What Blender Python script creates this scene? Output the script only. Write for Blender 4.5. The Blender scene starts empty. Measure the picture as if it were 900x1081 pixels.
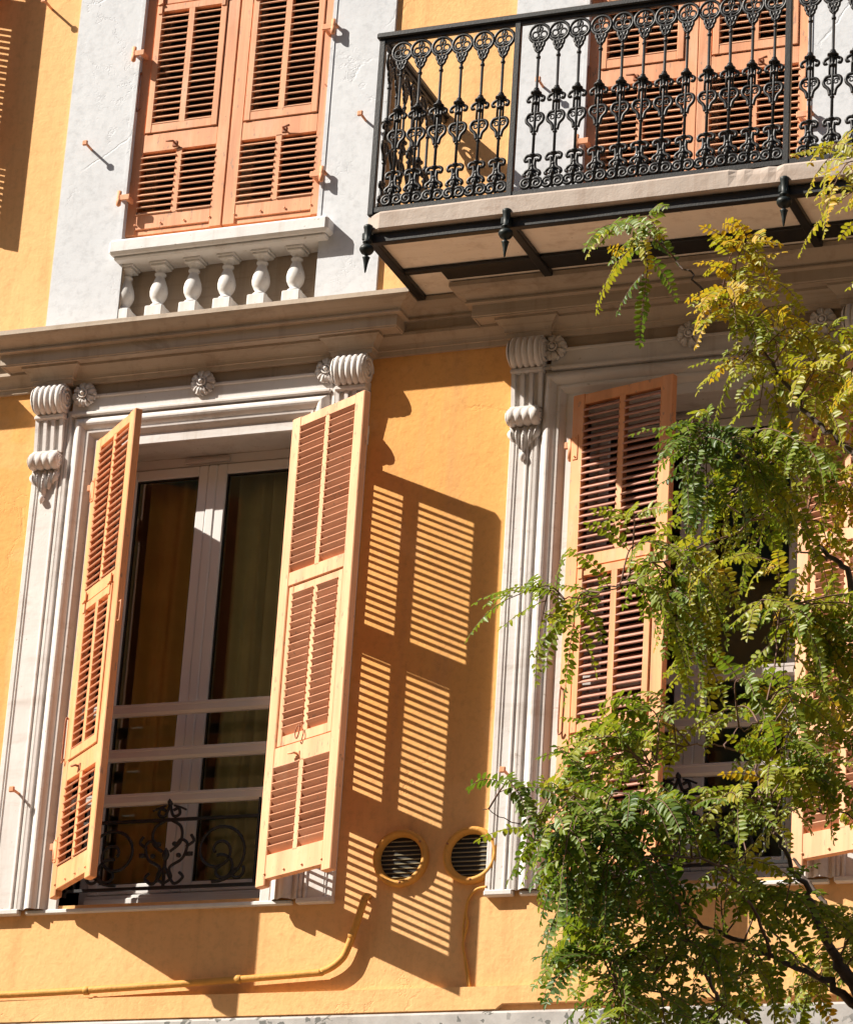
import bpy, bmesh, math, random
from mathutils import Vector, Matrix, Euler
random.seed(7)
PI = math.pi
scene = bpy.context.scene
col = scene.collection

# ------------------------------------------------------------------ helpers
class MB:
    """collects boxes, tubes, lathes and sweeps; build() links them as ONE mesh object"""
    def __init__(s): s.v = []; s.f = []; s.sm = []
    def add(s, vs, fs, smooth=False):
        o = len(s.v); s.v += [tuple(v) for v in vs]
        for f in fs: s.f.append(tuple(i + o for i in f)); s.sm.append(smooth)
    def box(s, x0, x1, y0, y1, z0, z1, M=None, bev=0.0):
        if x0 > x1: x0, x1 = x1, x0
        if y0 > y1: y0, y1 = y1, y0
        if z0 > z1: z0, z1 = z1, z0
        b = min(bev, (x1-x0)/2.2, (y1-y0)/2.2, (z1-z0)/2.2)
        if b <= 0:
            vs = [(x0,y0,z0),(x1,y0,z0),(x1,y1,z0),(x0,y1,z0),(x0,y0,z1),(x1,y0,z1),(x1,y1,z1),(x0,y1,z1)]
            fs = [(0,3,2,1),(4,5,6,7),(0,1,5,4),(1,2,6,5),(2,3,7,6),(3,0,4,7)]
        else:
            vs = []; X = (x0,x1); Y = (y0,y1); Z = (z0,z1)
            idx = {}
            for i in (0,1):
                for j in (0,1):
                    for k in (0,1):
                        sx = b if i == 0 else -b; sy = b if j == 0 else -b; sz = b if k == 0 else -b
                        for a, p in enumerate(((X[i], Y[j]+sy, Z[k]+sz), (X[i]+sx, Y[j], Z[k]+sz), (X[i]+sx, Y[j]+sy, Z[k]))):
                            idx[(i,j,k,a)] = len(vs); vs.append(p)
            fs = []
            def q(*c): fs.append(tuple(idx[t] for t in c))
            for i in (0,1):
                c = [(i,0,0,0),(i,1,0,0),(i,1,1,0),(i,0,1,0)]; q(*(c if i else c[::-1]))
                c = [(0,i,0,1),(1,i,0,1),(1,i,1,1),(0,i,1,1)]; q(*(c[::-1] if i else c))
                c = [(0,0,i,2),(1,0,i,2),(1,1,i,2),(0,1,i,2)]; q(*(c if i else c[::-1]))
            for j in (0,1):
                for k in (0,1):
                    q((0,j,k,1),(1,j,k,1),(1,j,k,2),(0,j,k,2)); q((j,0,k,0),(j,1,k,0),(j,1,k,2),(j,0,k,2)); q((j,k,0,0),(j,k,1,0),(j,k,1,1),(j,k,0,1))
            for i in (0,1):
                for j in (0,1):
                    for k in (0,1): q((i,j,k,0),(i,j,k,1),(i,j,k,2))
        if M is not None: vs = [M @ Vector(v) for v in vs]
        s.add(vs, fs)
    def tube(s, pts, r, n=8, closed=False, caps=True, smooth=True):
        pts = [Vector(p) for p in pts]; N = len(pts)
        rs = r if isinstance(r, (list, tuple)) else [r]*N
        vs = []; fs = []; up = None
        for i, p in enumerate(pts):
            if closed: t = pts[(i+1) % N] - pts[i-1]
            else: t = pts[min(i+1, N-1)] - pts[max(i-1, 0)]
            if t.length < 1e-9: t = Vector((0,0,1))
            t.normalize()
            if up is None:
                up = Vector((0,1,0)) if abs(t.y) < .9 else Vector((1,0,0))
            u = t.cross(up)
            if u.length < 1e-6: u = t.orthogonal()
            u.normalize(); w = u.cross(t); up = w
            for k in range(n):
                a = 2*PI*k/n; vs.append(p + (u*math.cos(a) + w*math.sin(a))*rs[i])
        M_ = N if closed else N-1
        for i in range(M_):
            j = (i+1) % N
            for k in range(n): fs.append((i*n+k, i*n+(k+1) % n, j*n+(k+1) % n, j*n+k))
        s.add(vs, fs, smooth)
        if caps and not closed:
            o = len(s.v) - N*n
            s.f.append(tuple(o+k for k in range(n))[::-1]); s.sm.append(False)
            s.f.append(tuple(o+(N-1)*n+k for k in range(n))); s.sm.append(False)
    def lathe(s, prof, c=(0,0,0), n=20, axis='z', M=None, smooth=True, a0=0, a1=2*PI):
        full = abs(a1-a0-2*PI) < 1e-6; vs = []; fs = []; m = n if full else n+1
        for (r, z) in prof:
            for k in range(m):
                a = a0+(a1-a0)*k/n; x, y = r*math.cos(a), r*math.sin(a)
                p = (x,y,z) if axis == 'z' else ((z,x,y) if axis == 'x' else (x,z,y))
                p = Vector(p)
                if M is not None: p = M @ p
                vs.append(p + Vector(c))
        for i in range(len(prof)-1):
            for k in range(n):
                k2 = (k+1) % m if full else k+1
                f = (i*m+k, i*m+k2, (i+1)*m+k2, (i+1)*m+k)
                fs.append(f[::-1] if axis == 'y' else f)
        s.add(vs, fs, smooth)
    def prism(s, poly, d0, d1, axis='y', M=None, smooth=False):
        n = len(poly); vs = []
        for d in (d0, d1):
            for (a, b) in poly:
                p = {'y': (a, d, b), 'x': (d, a, b), 'z': (a, b, d)}[axis]
                vs.append(M @ Vector(p) if M is not None else p)
        s.add(vs, [tuple(range(n))[::-1] if axis == 'y' else tuple(range(n)), tuple(range(n, 2*n)) if axis == 'y' else tuple(range(n, 2*n))[::-1]])
        s.add(vs, [(i, (i+1) % n, n+(i+1) % n, n+i) for i in range(n)], smooth)
    def build(s, name, mat, parent=None, loc=(0,0,0), rz=0.0, fix=True, weld=False):
        me = bpy.data.meshes.new(name); me.from_pydata(s.v, [], s.f)
        me.polygons.foreach_set('use_smooth', s.sm)
        if fix or weld:
            bm = bmesh.new(); bm.from_mesh(me)
            if weld: bmesh.ops.remove_doubles(bm, verts=bm.verts, dist=1e-5)
            bmesh.ops.recalc_face_normals(bm, faces=bm.faces); bm.to_mesh(me); bm.free()
        me.materials.append(mat)
        o = bpy.data.objects.new(name, me); col.objects.link(o)
        o.location = loc; o.rotation_euler = (0,0,rz)
        if parent: o.parent = parent
        return o

def tag(o, label=None, cat=None, group=None, kind=None):
    if label: o['label'] = label
    if cat: o['category'] = cat
    if group: o['group'] = group
    if kind: o['kind'] = kind
    return o
def empty(name, loc=(0,0,0), parent=None):
    o = bpy.data.objects.new(name, None); col.objects.link(o); o.location = loc; o.empty_display_size = .2
    if parent: o.parent = parent
    return o
def copy_tree(o, parent=None):
    c = o.copy(); col.objects.link(c); c.parent = parent
    for ch in [k for k in bpy.data.objects if k.parent == o]: copy_tree(ch, c)
    return c
def lerp(a, b, t): return a + (b-a)*t
def smooth_path(pts, n=6):
    """Catmull-Rom through the points"""
    P = [Vector(p) for p in pts]; out = []
    for i in range(len(P)-1):
        a = P[max(i-1,0)]; b = P[i]; c = P[i+1]; d = P[min(i+2, len(P)-1)]
        for k in range(n):
            t = k/n; t2 = t*t; t3 = t2*t
            out.append(.5*((2*b) + (c-a)*t + (2*a-5*b+4*c-d)*t2 + (3*b-a-3*c+d)*t3))
    out.append(P[-1]); return out
def spiral(cx, cz, r0, r1, a0, a1, n=22, y=0.0):
    return [Vector((cx+lerp(r0,r1,k/n)*math.cos(lerp(a0,a1,k/n)), y, cz+lerp(r0,r1,k/n)*math.sin(lerp(a0,a1,k/n)))) for k in range(n+1)]
def arc(cx, cz, r, a0, a1, n=14, y=0.0): return spiral(cx, cz, r, r, a0, a1, n, y)

# ------------------------------------------------------------------ materials
def newmat(name):
    m = bpy.data.materials.new(name); m.use_nodes = True; nt = m.node_tree
    for n in list(nt.nodes): nt.nodes.remove(n)
    out = nt.nodes.new('ShaderNodeOutputMaterial'); b = nt.nodes.new('ShaderNodeBsdfPrincipled')
    nt.links.new(b.outputs[0], out.inputs[0])
    return m, nt, b, out
def N(nt, typ, **kw):
    n = nt.nodes.new(typ)
    for k, v in kw.items():
        if k.startswith('i_'): n.inputs[k[2:].replace('_', ' ')].default_value = v
        else: setattr(n, k, v)
    return n
def ramp(nt, fac, stops, interp='LINEAR'):
    r = nt.nodes.new('ShaderNodeValToRGB'); r.color_ramp.interpolation = interp
    while len(r.color_ramp.elements) < len(stops): r.color_ramp.elements.new(.5)
    for e, (p, c) in zip(r.color_ramp.elements, stops): e.position = p; e.color = (*c, 1) if len(c) == 3 else c
    nt.links.new(fac, r.inputs[0]); return r
def coords(nt, scale=(1,1,1), which='Object', rnd=False):
    tc = N(nt, 'ShaderNodeTexCoord'); mp = N(nt, 'ShaderNodeMapping'); mp.inputs['Scale'].default_value = scale
    nt.links.new(tc.outputs[which], mp.inputs[0]); 
    if rnd:
        oi = N(nt, 'ShaderNodeObjectInfo'); ml = N(nt, 'ShaderNodeMath', operation='MULTIPLY'); ml.inputs[1].default_value = 37.0
        nt.links.new(oi.outputs['Random'], ml.inputs[0]); nt.links.new(ml.outputs[0], mp.inputs['Location'])
    return mp.outputs[0]
def noise(nt, vec, scale, detail=4, rough=.55, dist=0.0):
    n = N(nt, 'ShaderNodeTexNoise'); n.inputs['Scale'].default_value = scale; n.inputs['Detail'].default_value = detail
    n.inputs['Roughness'].default_value = rough; n.inputs['Distortion'].default_value = dist
    nt.links.new(vec, n.inputs['Vector']); return n.outputs[0]
def mix(nt, fac, a, b, mode='MIX'):
    m = N(nt, 'ShaderNodeMix', data_type='RGBA', blend_type=mode)
    for sock, v in ((m.inputs[0], fac), (m.inputs[6], a), (m.inputs[7], b)):
        if isinstance(v, (int, float)): sock.default_value = v
        elif isinstance(v, tuple): sock.default_value = (*v, 1) if len(v) == 3 else v
        else: nt.links.new(v, sock)
    return m.outputs[2]
def bump(nt, b, h, strength=.3, dist=.01, prev=None):
    n = N(nt, 'ShaderNodeBump'); n.inputs['Strength'].default_value = strength; n.inputs['Distance'].default_value = dist
    nt.links.new(h, n.inputs['Height'])
    if prev is not None: nt.links.new(prev, n.inputs['Normal'])
    nt.links.new(n.outputs[0], b.inputs['Normal']); return n.outputs[0]

def stucco(name, c1, c2, stain, rough=.9, fine=60, bs=.5, bd=.006, stain_amt=.75, crack=True, band=None):
    m, nt, b, out = newmat(name); v = coords(nt)
    big = noise(nt, v, 1.1, 5, .6); r1 = ramp(nt, big, [(.32, c1), (.68, c2)])
    if band:      # the middle storey is a deeper ochre, blended softly by height
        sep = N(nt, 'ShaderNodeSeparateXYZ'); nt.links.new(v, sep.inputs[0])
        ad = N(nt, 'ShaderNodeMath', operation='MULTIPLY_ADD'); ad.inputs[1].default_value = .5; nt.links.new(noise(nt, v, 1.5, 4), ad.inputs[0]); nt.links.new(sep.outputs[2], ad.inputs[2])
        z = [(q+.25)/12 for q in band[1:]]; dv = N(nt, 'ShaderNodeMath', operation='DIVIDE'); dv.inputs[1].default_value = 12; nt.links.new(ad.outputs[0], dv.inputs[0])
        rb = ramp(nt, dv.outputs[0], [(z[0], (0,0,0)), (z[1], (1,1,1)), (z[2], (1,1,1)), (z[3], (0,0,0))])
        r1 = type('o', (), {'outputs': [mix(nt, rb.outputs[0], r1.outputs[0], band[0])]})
    vs = coords(nt, (3.2, 3.2, .55)); st = noise(nt, vs, 1.6, 6, .7, .3)
    rs = ramp(nt, st, [(.50, (0,0,0)), (.78, (stain_amt,)*3)])
    c = mix(nt, rs.outputs[0], r1.outputs[0], stain)
    sk = noise(nt, coords(nt, (9, 9, .35)), 1.0, 6, .7, .25); rk = ramp(nt, sk, [(.52, (0,0,0)), (.76, (stain_amt*.8,)*3)]); c = mix(nt, rk.outputs[0], c, stain)
    pt = noise(nt, v, 2.4, 2, .4, .8); rp = ramp(nt, pt, [(.60, (0,0,0)), (.625, (.30,.30,.30))]); c = mix(nt, rp.outputs[0], c, c2)     # patched repairs
    sp = noise(nt, v, 26, 4, .7); rsp = ramp(nt, sp, [(.30, (.86,.86,.86)), (.5, (1,1,1)), (.75, (1.03,1.03,1.03))])
    c = mix(nt, 1.0, c, rsp.outputs[0], 'MULTIPLY')
    nt.links.new(c, b.inputs['Base Color']); b.inputs['Roughness'].default_value = rough
    b.inputs['Specular IOR Level'].default_value = .25
    p = bump(nt, b, noise(nt, v, 5.5, 4, .6, .2), bs*.9, bd*2.2)
    p = bump(nt, b, noise(nt, v, fine, 4, .65), bs, bd*.55, p)
    if crack:
        vo = N(nt, 'ShaderNodeTexVoronoi', feature='DISTANCE_TO_EDGE'); vo.inputs['Scale'].default_value = 1.7
        wv = noise(nt, v, 3.2, 5, .7); mp = N(nt, 'ShaderNodeVectorMath', operation='MULTIPLY_ADD'); 
        mp.inputs[1].default_value = (.55,.55,.55); nt.links.new(wv, mp.inputs[0]); nt.links.new(v, mp.inputs[2]); nt.links.new(mp.outputs[0], vo.inputs['Vector'])
        rc = ramp(nt, vo.outputs['Distance'], [(0, (0,0,0)), (.012, (1,1,1))])
        msk = noise(nt, v, 1.3, 3); rm = ramp(nt, msk, [(.52, (1,1,1)), (.62, (0,0,0))])
        cr = mix(nt, 1.0, rc.outputs[0], rm.outputs[0], 'LIGHTEN')
        bump(nt, b, cr, .35, .006, p)
    return m

def paint_stone(name, c1, c2, dirt, rough=.75, dirt_amt=.5, bs=.25, lines=False):
    """old painted stone or plaster mouldings with worn dirty patches"""
    m, nt, b, out = newmat(name); v = coords(nt, rnd=False)
    r1 = ramp(nt, noise(nt, v, 2.3, 5, .6), [(.35, c1), (.65, c2)])
    vs = coords(nt, (.9, 2.5, 2.5)); st = noise(nt, vs, 4.0, 8, .75, .6)
    rs = ramp(nt, st, [(.56, (0,0,0)), (.72, (dirt_amt,)*3)])
    c = mix(nt, rs.outputs[0], r1.outputs[0], dirt)
    dr = noise(nt, coords(nt, (13, 13, .55)), 1.0, 5, .65, .2); rd = ramp(nt, dr, [(.52, (0,0,0)), (.74, (.42,.42,.42))]); c = mix(nt, rd.outputs[0], c, dirt)     # drip marks
    hs = noise(nt, coords(nt, (.8, 30, 46) if lines else (1.5, 9, 9)), 1.0, 4, .6, .1); rh = ramp(nt, hs, [(.55, (0,0,0)), (.72, (.35,.35,.35))]); c = mix(nt, rh.outputs[0], c, dirt)    # soot caught along the mouldings
    ck = noise(nt, v, 38, 3, .5); rk = ramp(nt, ck, [(.70, (0,0,0)), (.73, (.6,.6,.6))]); c = mix(nt, rk.outputs[0], c, (.36,.30,.25))      # chips
    nt.links.new(c, b.inputs['Base Color']); b.inputs['Roughness'].default_value = rough; b.inputs['Specular IOR Level'].default_value = .3
    p = bump(nt, b, noise(nt, v, 14, 5, .65), bs, .008)
    bump(nt, b, noise(nt, v, 90, 3, .6), bs*.7, .0025, p)
    return m

def wood(name, c1, c2, dark, grain=(60,60,2.2), rough=.62, blade=False):
    m, nt, b, out = newmat(name); v = coords(nt, grain, rnd=True); v2 = coords(nt, (3,3,3), rnd=True)
    g = noise(nt, v, 1.0, 6, .65, .8); r1 = ramp(nt, g, [(.30, c1), (.70, c2)])
    r2 = ramp(nt, g, [(.60, (0,0,0)), (.76, (.8,.8,.8))])
    w = noise(nt, v2, 1.4, 5, .6); rw = ramp(nt, w, [(.42, (0,0,0)), (.75, (1,1,1))])
    f = mix(nt, 1.0, r2.outputs[0], rw.outputs[0], 'MULTIPLY')
    c = mix(nt, f, r1.outputs[0], dark)
    rv = ramp(nt, w, [(.25, (.88,.88,.88)), (.75, (1.05,1.05,1.05))]); c = mix(nt, 1.0, c, rv.outputs[0], 'MULTIPLY')
    sv = noise(nt, coords(nt, (1.5, 1.5, 30) if blade else (14, 3, .9), rnd=True), 1.0, 2, .5); rs = ramp(nt, sv, [(.30, (.80,.80,.80)), (.50, (1,1,1)), (.72, (1.10,1.10,1.10))]); c = mix(nt, 1.0, c, rs.outputs[0], 'MULTIPLY')
    fd = noise(nt, coords(nt, (5,5,2.0), rnd=True), 1.0, 5, .65); rf = ramp(nt, fd, [(.52, (0,0,0)), (.72, (.38,.38,.38))]); c = mix(nt, rf.outputs[0], c, (.80,.52,.36))     # sun-bleached areas
    ch = noise(nt, coords(nt, (46,46,16), rnd=True), 1.0, 4, .6); rc = ramp(nt, ch, [(.635, (0,0,0)), (.655, (.75,.75,.75))]); c = mix(nt, rc.outputs[0], c, (.34,.20,.13))   # chipped paint
    nt.links.new(c, b.inputs['Base Color']); b.inputs['Roughness'].default_value = rough; b.inputs['Specular IOR Level'].default_value = .3
    bump(nt, b, g, .22, .004)
    return m

def plain(name, c, rough=.5, metal=0.0, var=.12, scale=12, bs=.1, spec=.4):
    m, nt, b, out = newmat(name); v = coords(nt)
    lo = tuple(x*(1-var) for x in c); hi = tuple(min(1, x*(1+var)) for x in c)
    nz = noise(nt, v, scale, 5, .6); r = ramp(nt, nz, [(.3, lo), (.7, hi)])
    nt.links.new(r.outputs[0], b.inputs['Base Color']); b.inputs['Roughness'].default_value = rough; b.inputs['Metallic'].default_value = metal
    b.inputs['Specular IOR Level'].default_value = spec
    if bs: bump(nt, b, noise(nt, v, scale*6, 4), bs, .003)
    return m

M = {}
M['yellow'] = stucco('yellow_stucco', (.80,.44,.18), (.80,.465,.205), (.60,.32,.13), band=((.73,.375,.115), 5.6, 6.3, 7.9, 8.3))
M['ochre_paint'] = stucco('ochre_paint', (.58,.28,.055), (.63,.31,.07), (.5,.24,.05), crack=False, rough=.6)
M['grey_wall'] = stucco('pale_grey_stucco', (.545,.56,.59), (.595,.61,.635), (.40,.40,.40), stain_amt=.2, fine=38, bs=.26, bd=.006)
M['stone'] = paint_stone('painted_stone', (.60,.56,.535), (.67,.635,.61), (.32,.25,.20), dirt_amt=.45)
M['cornice'] = paint_stone('shaded_stone_paint', (.41,.33,.255), (.47,.385,.305), (.20,.14,.09), dirt_amt=.55, lines=True)  # same paint as the stone, with shade and warm bounce mixed into its brown
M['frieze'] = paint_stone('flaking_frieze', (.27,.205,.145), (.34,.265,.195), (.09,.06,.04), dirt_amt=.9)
M['white_stone'] = paint_stone('white_painted_stone', (.62,.61,.60), (.68,.67,.66), (.42,.36,.31), dirt_amt=.3)
M['wood'] = wood('terracotta_painted_wood', (.65,.275,.138), (.73,.335,.175), (.36,.15,.08))
M['wood_orange'] = wood('orange_painted_wood', (.67,.285,.118), (.74,.34,.15), (.34,.13,.05))
M['wood_pale'] = wood('sunlit_orange_wood', (.70,.345,.18), (.76,.405,.225), (.48,.19,.09))  # orange wood lightened: stronger sun on the inner faces is put into the colour
M['slat'] = wood('terracotta_slat_paint', (.55,.245,.135), (.62,.29,.165), (.30,.10,.05), grain=(2.2,60,60), blade=True)
M['slat_brown'] = wood('weathered_brown_slat_paint', (.44,.22,.16), (.52,.27,.20), (.26,.11,.07), grain=(2.2,60,60), blade=True)
M['wood_slat'] = wood('terracotta_closed_slat_paint', (.58,.30,.17), (.66,.36,.215), (.36,.15,.08), grain=(2.2,60,60), blade=True)
M['iron'] = plain('black_painted_iron', (.013,.013,.014), .46, 0, .35, 20, .25, .36)
M['green_iron'] = plain('dark_green_iron', (.009,.014,.013), .48, 0, .3, 20, .15, .28)
M['rust'] = plain('rusty_iron', (.30,.11,.05), .7, 0, .35, 40, .3)
M['pvc'] = plain('white_window_frame', (.66,.635,.62), .4, 0, .03, 3, 0)
M['gasket'] = plain('black_gasket', (.02,.02,.02), .6, 0, .1, 5, 0)
M['steel'] = plain('grey_painted_rail', (.50,.46,.44), .35, 0, .05, 6, .03)
M['slab'] = paint_stone('balcony_soffit', (.76,.69,.60), (.82,.75,.66), (.46,.36,.27), dirt_amt=.5)
M['slab_edge'] = paint_stone('worn_slab_edge', (.36,.295,.25), (.44,.37,.32), (.25,.16,.11), dirt_amt=.6, bs=.5)
M['interior'] = plain('room_plaster', (.62,.52,.32), .9, 0, .05, 2, 0)
M['curtain'] = plain('olive_curtain', (.78,.68,.27), .9, 0, .15, 3, .05)
M['curtain_grey'] = plain('grey_curtain', (.72,.72,.50), .9, 0, .15, 3, .05)
M['vent_dark'] = plain('vent_dark', (.015,.013,.012), .8, 0, .1, 5, 0)
M['grille'] = plain('vent_grille_bar', (.24,.20,.12), .5, 0, .1, 10, .05)
M['cable'] = plain('ochre_cable', (.62,.30,.05), .6, 0, .1, 12, .05)
M['fascia'] = None
M['asphalt'] = plain('asphalt', (.07,.06,.05), .9, 0, .25, 30, .4)
M['paving'] = plain('stone_paving', (.20,.155,.11), .85, 0, .15, 6, .2)
M['street_wall'] = stucco('opposite_stucco', (.62,.46,.20), (.66,.50,.24), (.4,.28,.12), crack=False)
M['opp_shutter'] = plain('opposite_shutter', (.10,.16,.11), .6, 0, .1, 8, .05)

# flaking white paint over grey render (shop fascia)
def peeling():
    m, nt, b, out = newmat('peeling_white_paint'); v = coords(nt)
    vo = N(nt, 'ShaderNodeTexVoronoi'); vo.inputs['Scale'].default_value = 42
    w = N(nt, 'ShaderNodeVectorMath', operation='MULTIPLY_ADD'); w.inputs[1].default_value = (.08,.08,.08)
    nt.links.new(noise(nt, v, 12, 4), w.inputs[0]); nt.links.new(v, w.inputs[2]); nt.links.new(w.outputs[0], vo.inputs['Vector'])
    fl = ramp(nt, vo.outputs['Color'], [(.22, (1,1,1)), (.24, (0,0,0))], 'LINEAR')
    area = ramp(nt, noise(nt, coords(nt, (1,1,1)), 1.7, 3), [(.36, (0,0,0)), (.46, (1,1,1))])
    f = mix(nt, 1.0, fl.outputs[0], area.outputs[0], 'MULTIPLY')
    base = ramp(nt, noise(nt, v, 7, 6, .7), [(.35, (.32,.30,.285)), (.6, (.44,.42,.40))])
    c = mix(nt, f, base.outputs[0], (.13,.13,.12)); nt.links.new(c, b.inputs['Base Color']); b.inputs['Roughness'].default_value = .7
    inv = N(nt, 'ShaderNodeInvert'); nt.links.new(f, inv.inputs[1]); bump(nt, b, inv.outputs[0], .6, .004)
    return m
M['fascia'] = peeling()

def glass():
    m = bpy.data.materials.new('window_glass'); m.use_nodes = True; nt = m.node_tree
    for n in list(nt.nodes): nt.nodes.remove(n)
    out = N(nt, 'ShaderNodeOutputMaterial'); t = N(nt, 'ShaderNodeBsdfTransparent'); t.inputs[0].default_value = (.95,.97,.92,1)
    g = N(nt, 'ShaderNodeBsdfGlossy'); g.inputs['Roughness'].default_value = .015; g.inputs['Color'].default_value = (.9,.92,.9,1)
    fr = N(nt, 'ShaderNodeFresnel'); fr.inputs['IOR'].default_value = 1.65
    v = coords(nt); bp = N(nt, 'ShaderNodeBump'); bp.inputs['Strength'].default_value = .02; bp.inputs['Distance'].default_value = .02
    nt.links.new(noise(nt, v, 1.6, 2), bp.inputs['Height']); nt.links.new(bp.outputs[0], g.inputs['Normal'])
    ms = N(nt, 'ShaderNodeMixShader'); nt.links.new(fr.outputs[0], ms.inputs[0]); nt.links.new(t.outputs[0], ms.inputs[1]); nt.links.new(g.outputs[0], ms.inputs[2])
    nt.links.new(ms.outputs[0], out.inputs[0]); return m
M['glass'] = glass()

# ------------------------------------------------------------------ camera, sun, sky
D = 13.4
cam = bpy.data.cameras.new('camera'); co = bpy.data.objects.new('camera', cam); col.objects.link(co)
Rw = ((0.93179694,-0.07759491,-0.35458918),(0.3579561,0.35840232,0.86221529),(0.06018207,-0.93033693,0.36173376))
m4 = Matrix.Identity(4)
for i in range(3):
    m4[i][0] = Rw[i][0]; m4[i][1] = -Rw[i][1]; m4[i][2] = -Rw[i][2]
m4.translation = Vector((0,-D,1.6)); co.matrix_world = m4
cam.sensor_fit = 'HORIZONTAL'; cam.sensor_width = 36; cam.lens = 3566.5613/900*36; cam.clip_start = .1; cam.clip_end = 3000
scene.camera = co

SUN = Vector((-1.60,-1.0,1.57)).normalized()
sl = bpy.data.lights.new('sun', 'SUN'); sl.energy = 5.0; sl.angle = math.radians(.5); sl.color = (1,.93,.82)
so = bpy.data.objects.new('sun', sl); col.objects.link(so); so.location = (-20,-20,30)
so.rotation_euler = SUN.to_track_quat('Z', 'Y').to_euler()
w = bpy.data.worlds.new('World'); scene.world = w; w.use_nodes = True; nt = w.node_tree
sky = nt.nodes.new('ShaderNodeTexSky'); sky.sky_type = 'NISHITA'; sky.sun_disc = False
sky.sun_elevation = math.asin(SUN.z); sky.sun_rotation = math.atan2(SUN.x, SUN.y)
sky.air_density = 1; sky.dust_density = 1; sky.ozone_density = 1
bg = nt.nodes['Background']; bg.inputs[1].default_value = .050; nt.links.new(sky.outputs[0], bg.inputs[0])
vs_ = scene.view_settings; vs_.view_transform = 'Standard'; vs_.look = 'None'; vs_.exposure = 1.0; vs_.gamma = 1; vs_.use_curve_mapping = False
scene.cycles.use_denoising = True
scene.cycles.max_bounces = 8; scene.cycles.diffuse_bounces = 4; scene.cycles.transparent_max_bounces = 12

# ------------------------------------------------------------------ street level
g = MB(); g.box(-300, 300, -300, 300, -.4, 0); tag(g.build('street', M['asphalt']), kind='structure')
g = MB(); g.box(-60, 60, -10.5, .6, -.3, .13, bev=.02); tag(g.build('pavement', M['paving']), kind='structure')
g = MB(); g.box(-60, 60, -21.5, -18.4, -.3, .13, bev=.02); tag(g.build('pavement', M['paving']), kind='structure')

# ------------------------------------------------------------------ the building
B = empty('apartment_building', (-5.5, 0, 0))
tag(B, 'yellow apartment facade with terracotta louvred shutters, pale window surrounds and a black iron balcony', 'building')
BO = Vector((-5.5, 0, 0))
def part(mb, name, mat, parent=None, **k):
    """a part of the building, coordinates given in world space"""
    o = mb.build(name, mat, parent or B, **k)
    if parent is None: o.location = Vector(k.get('loc', (0,0,0))) - BO
    return o

BAY = 2.416
LC, RC = -6.695, -4.268           # window axes
# openings in the wall, lower and upper storey
lower = [(LC-.505-BAY, LC+.505-BAY), (-7.205, -6.190), (-4.795, -3.735)]
upper = [(LC-.545-BAY, LC+.545-BAY, 8.80), (-7.240, -6.155, 8.80), (-4.845, -3.725, 8.36)]
holes = [(a, b, 5.42, 7.69) for a, b in lower] + [(a, b, z, 11.25) for a, b, z in upper] + [(-7.205, -6.140, 8.33, 8.70)]
wall = MB()
xs = sorted({-16.0, 6.0} | {h[0] for h in holes} | {h[1] for h in holes}); zs = sorted({0.0, 19.0} | {h[2] for h in holes} | {h[3] for h in holes})
for i in range(len(xs)-1):
    for j in range(len(zs)-1):
        cx, cz = (xs[i]+xs[i+1])/2, (zs[j]+zs[j+1])/2
        if any(h[0] < cx < h[1] and h[2] < cz < h[3] for h in holes): continue
        wall.add([(xs[i],0,zs[j]),(xs[i+1],0,zs[j]),(xs[i+1],0,zs[j+1]),(xs[i],0,zs[j+1])], [(0,1,2,3)])
for (a, b, z0, z1) in holes:      # reveals
    d = .12 if z1 == 8.70 else .34
    wall.add([(a,0,z0),(a,d,z0),(a,d,z1),(a,0,z1)], [(0,1,2,3)]); wall.add([(b,0,z0),(b,d,z0),(b,d,z1),(b,0,z1)], [(3,2,1,0)])
    wall.add([(a,0,z1),(b,0,z1),(b,d,z1),(a,d,z1)], [(3,2,1,0)]); wall.add([(a,0,z0),(b,0,z0),(b,d,z0),(a,d,z0)], [(0,1,2,3)])
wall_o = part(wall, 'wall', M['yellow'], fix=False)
# body of the building behind the facade
b = MB(); b.box(-16, 6, 5.2, 5.4, 0, 19); b.box(-16.05, -16.0, .0, 5.4, 0, 19); b.box(6.0, 6.05, 0, 5.4, 0, 19); b.box(-16.2, 6.2, -.25, 5.5, 19, 19.3)
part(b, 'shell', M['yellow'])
# rooms behind the windows
for k, (x0, x1, z0, z1) in enumerate(((-8.0,-5.55,5.0,8.0),(-5.45,-3.0,5.0,8.0),(-8.0,-5.55,8.15,11.4),(-5.45,-3.0,8.15,11.4))):
    b = MB()
    b.add([(x0,.345,z0),(x1,.345,z0),(x1,3.6,z0),(x0,3.6,z0),(x0,.345,z1),(x1,.345,z1),(x1,3.6,z1),(x0,3.6,z1)], [(0,1,2,3),(7,6,5,4),(1,5,6,2),(2,6,7,3),(3,7,4,0)])
    part(b, 'room', M['interior'], fix=False)

# base band, painted the same ochre, and the shop fascia under it
b = MB(); b.prism([(-16,4.874),(-5.03,4.876),(-5.0,4.900),(6,4.912),(6,4.976),(-16,4.976)], -.035, .0)
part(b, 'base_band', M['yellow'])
b = MB(); b.box(-16, 6, -.065, .0, 4.45, 4.862, bev=.012); b.box(-16, 6, -.16, 0, 4.40, 4.45, bev=.01)
part(b, 'shop_fascia', M['fascia'])

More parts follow.
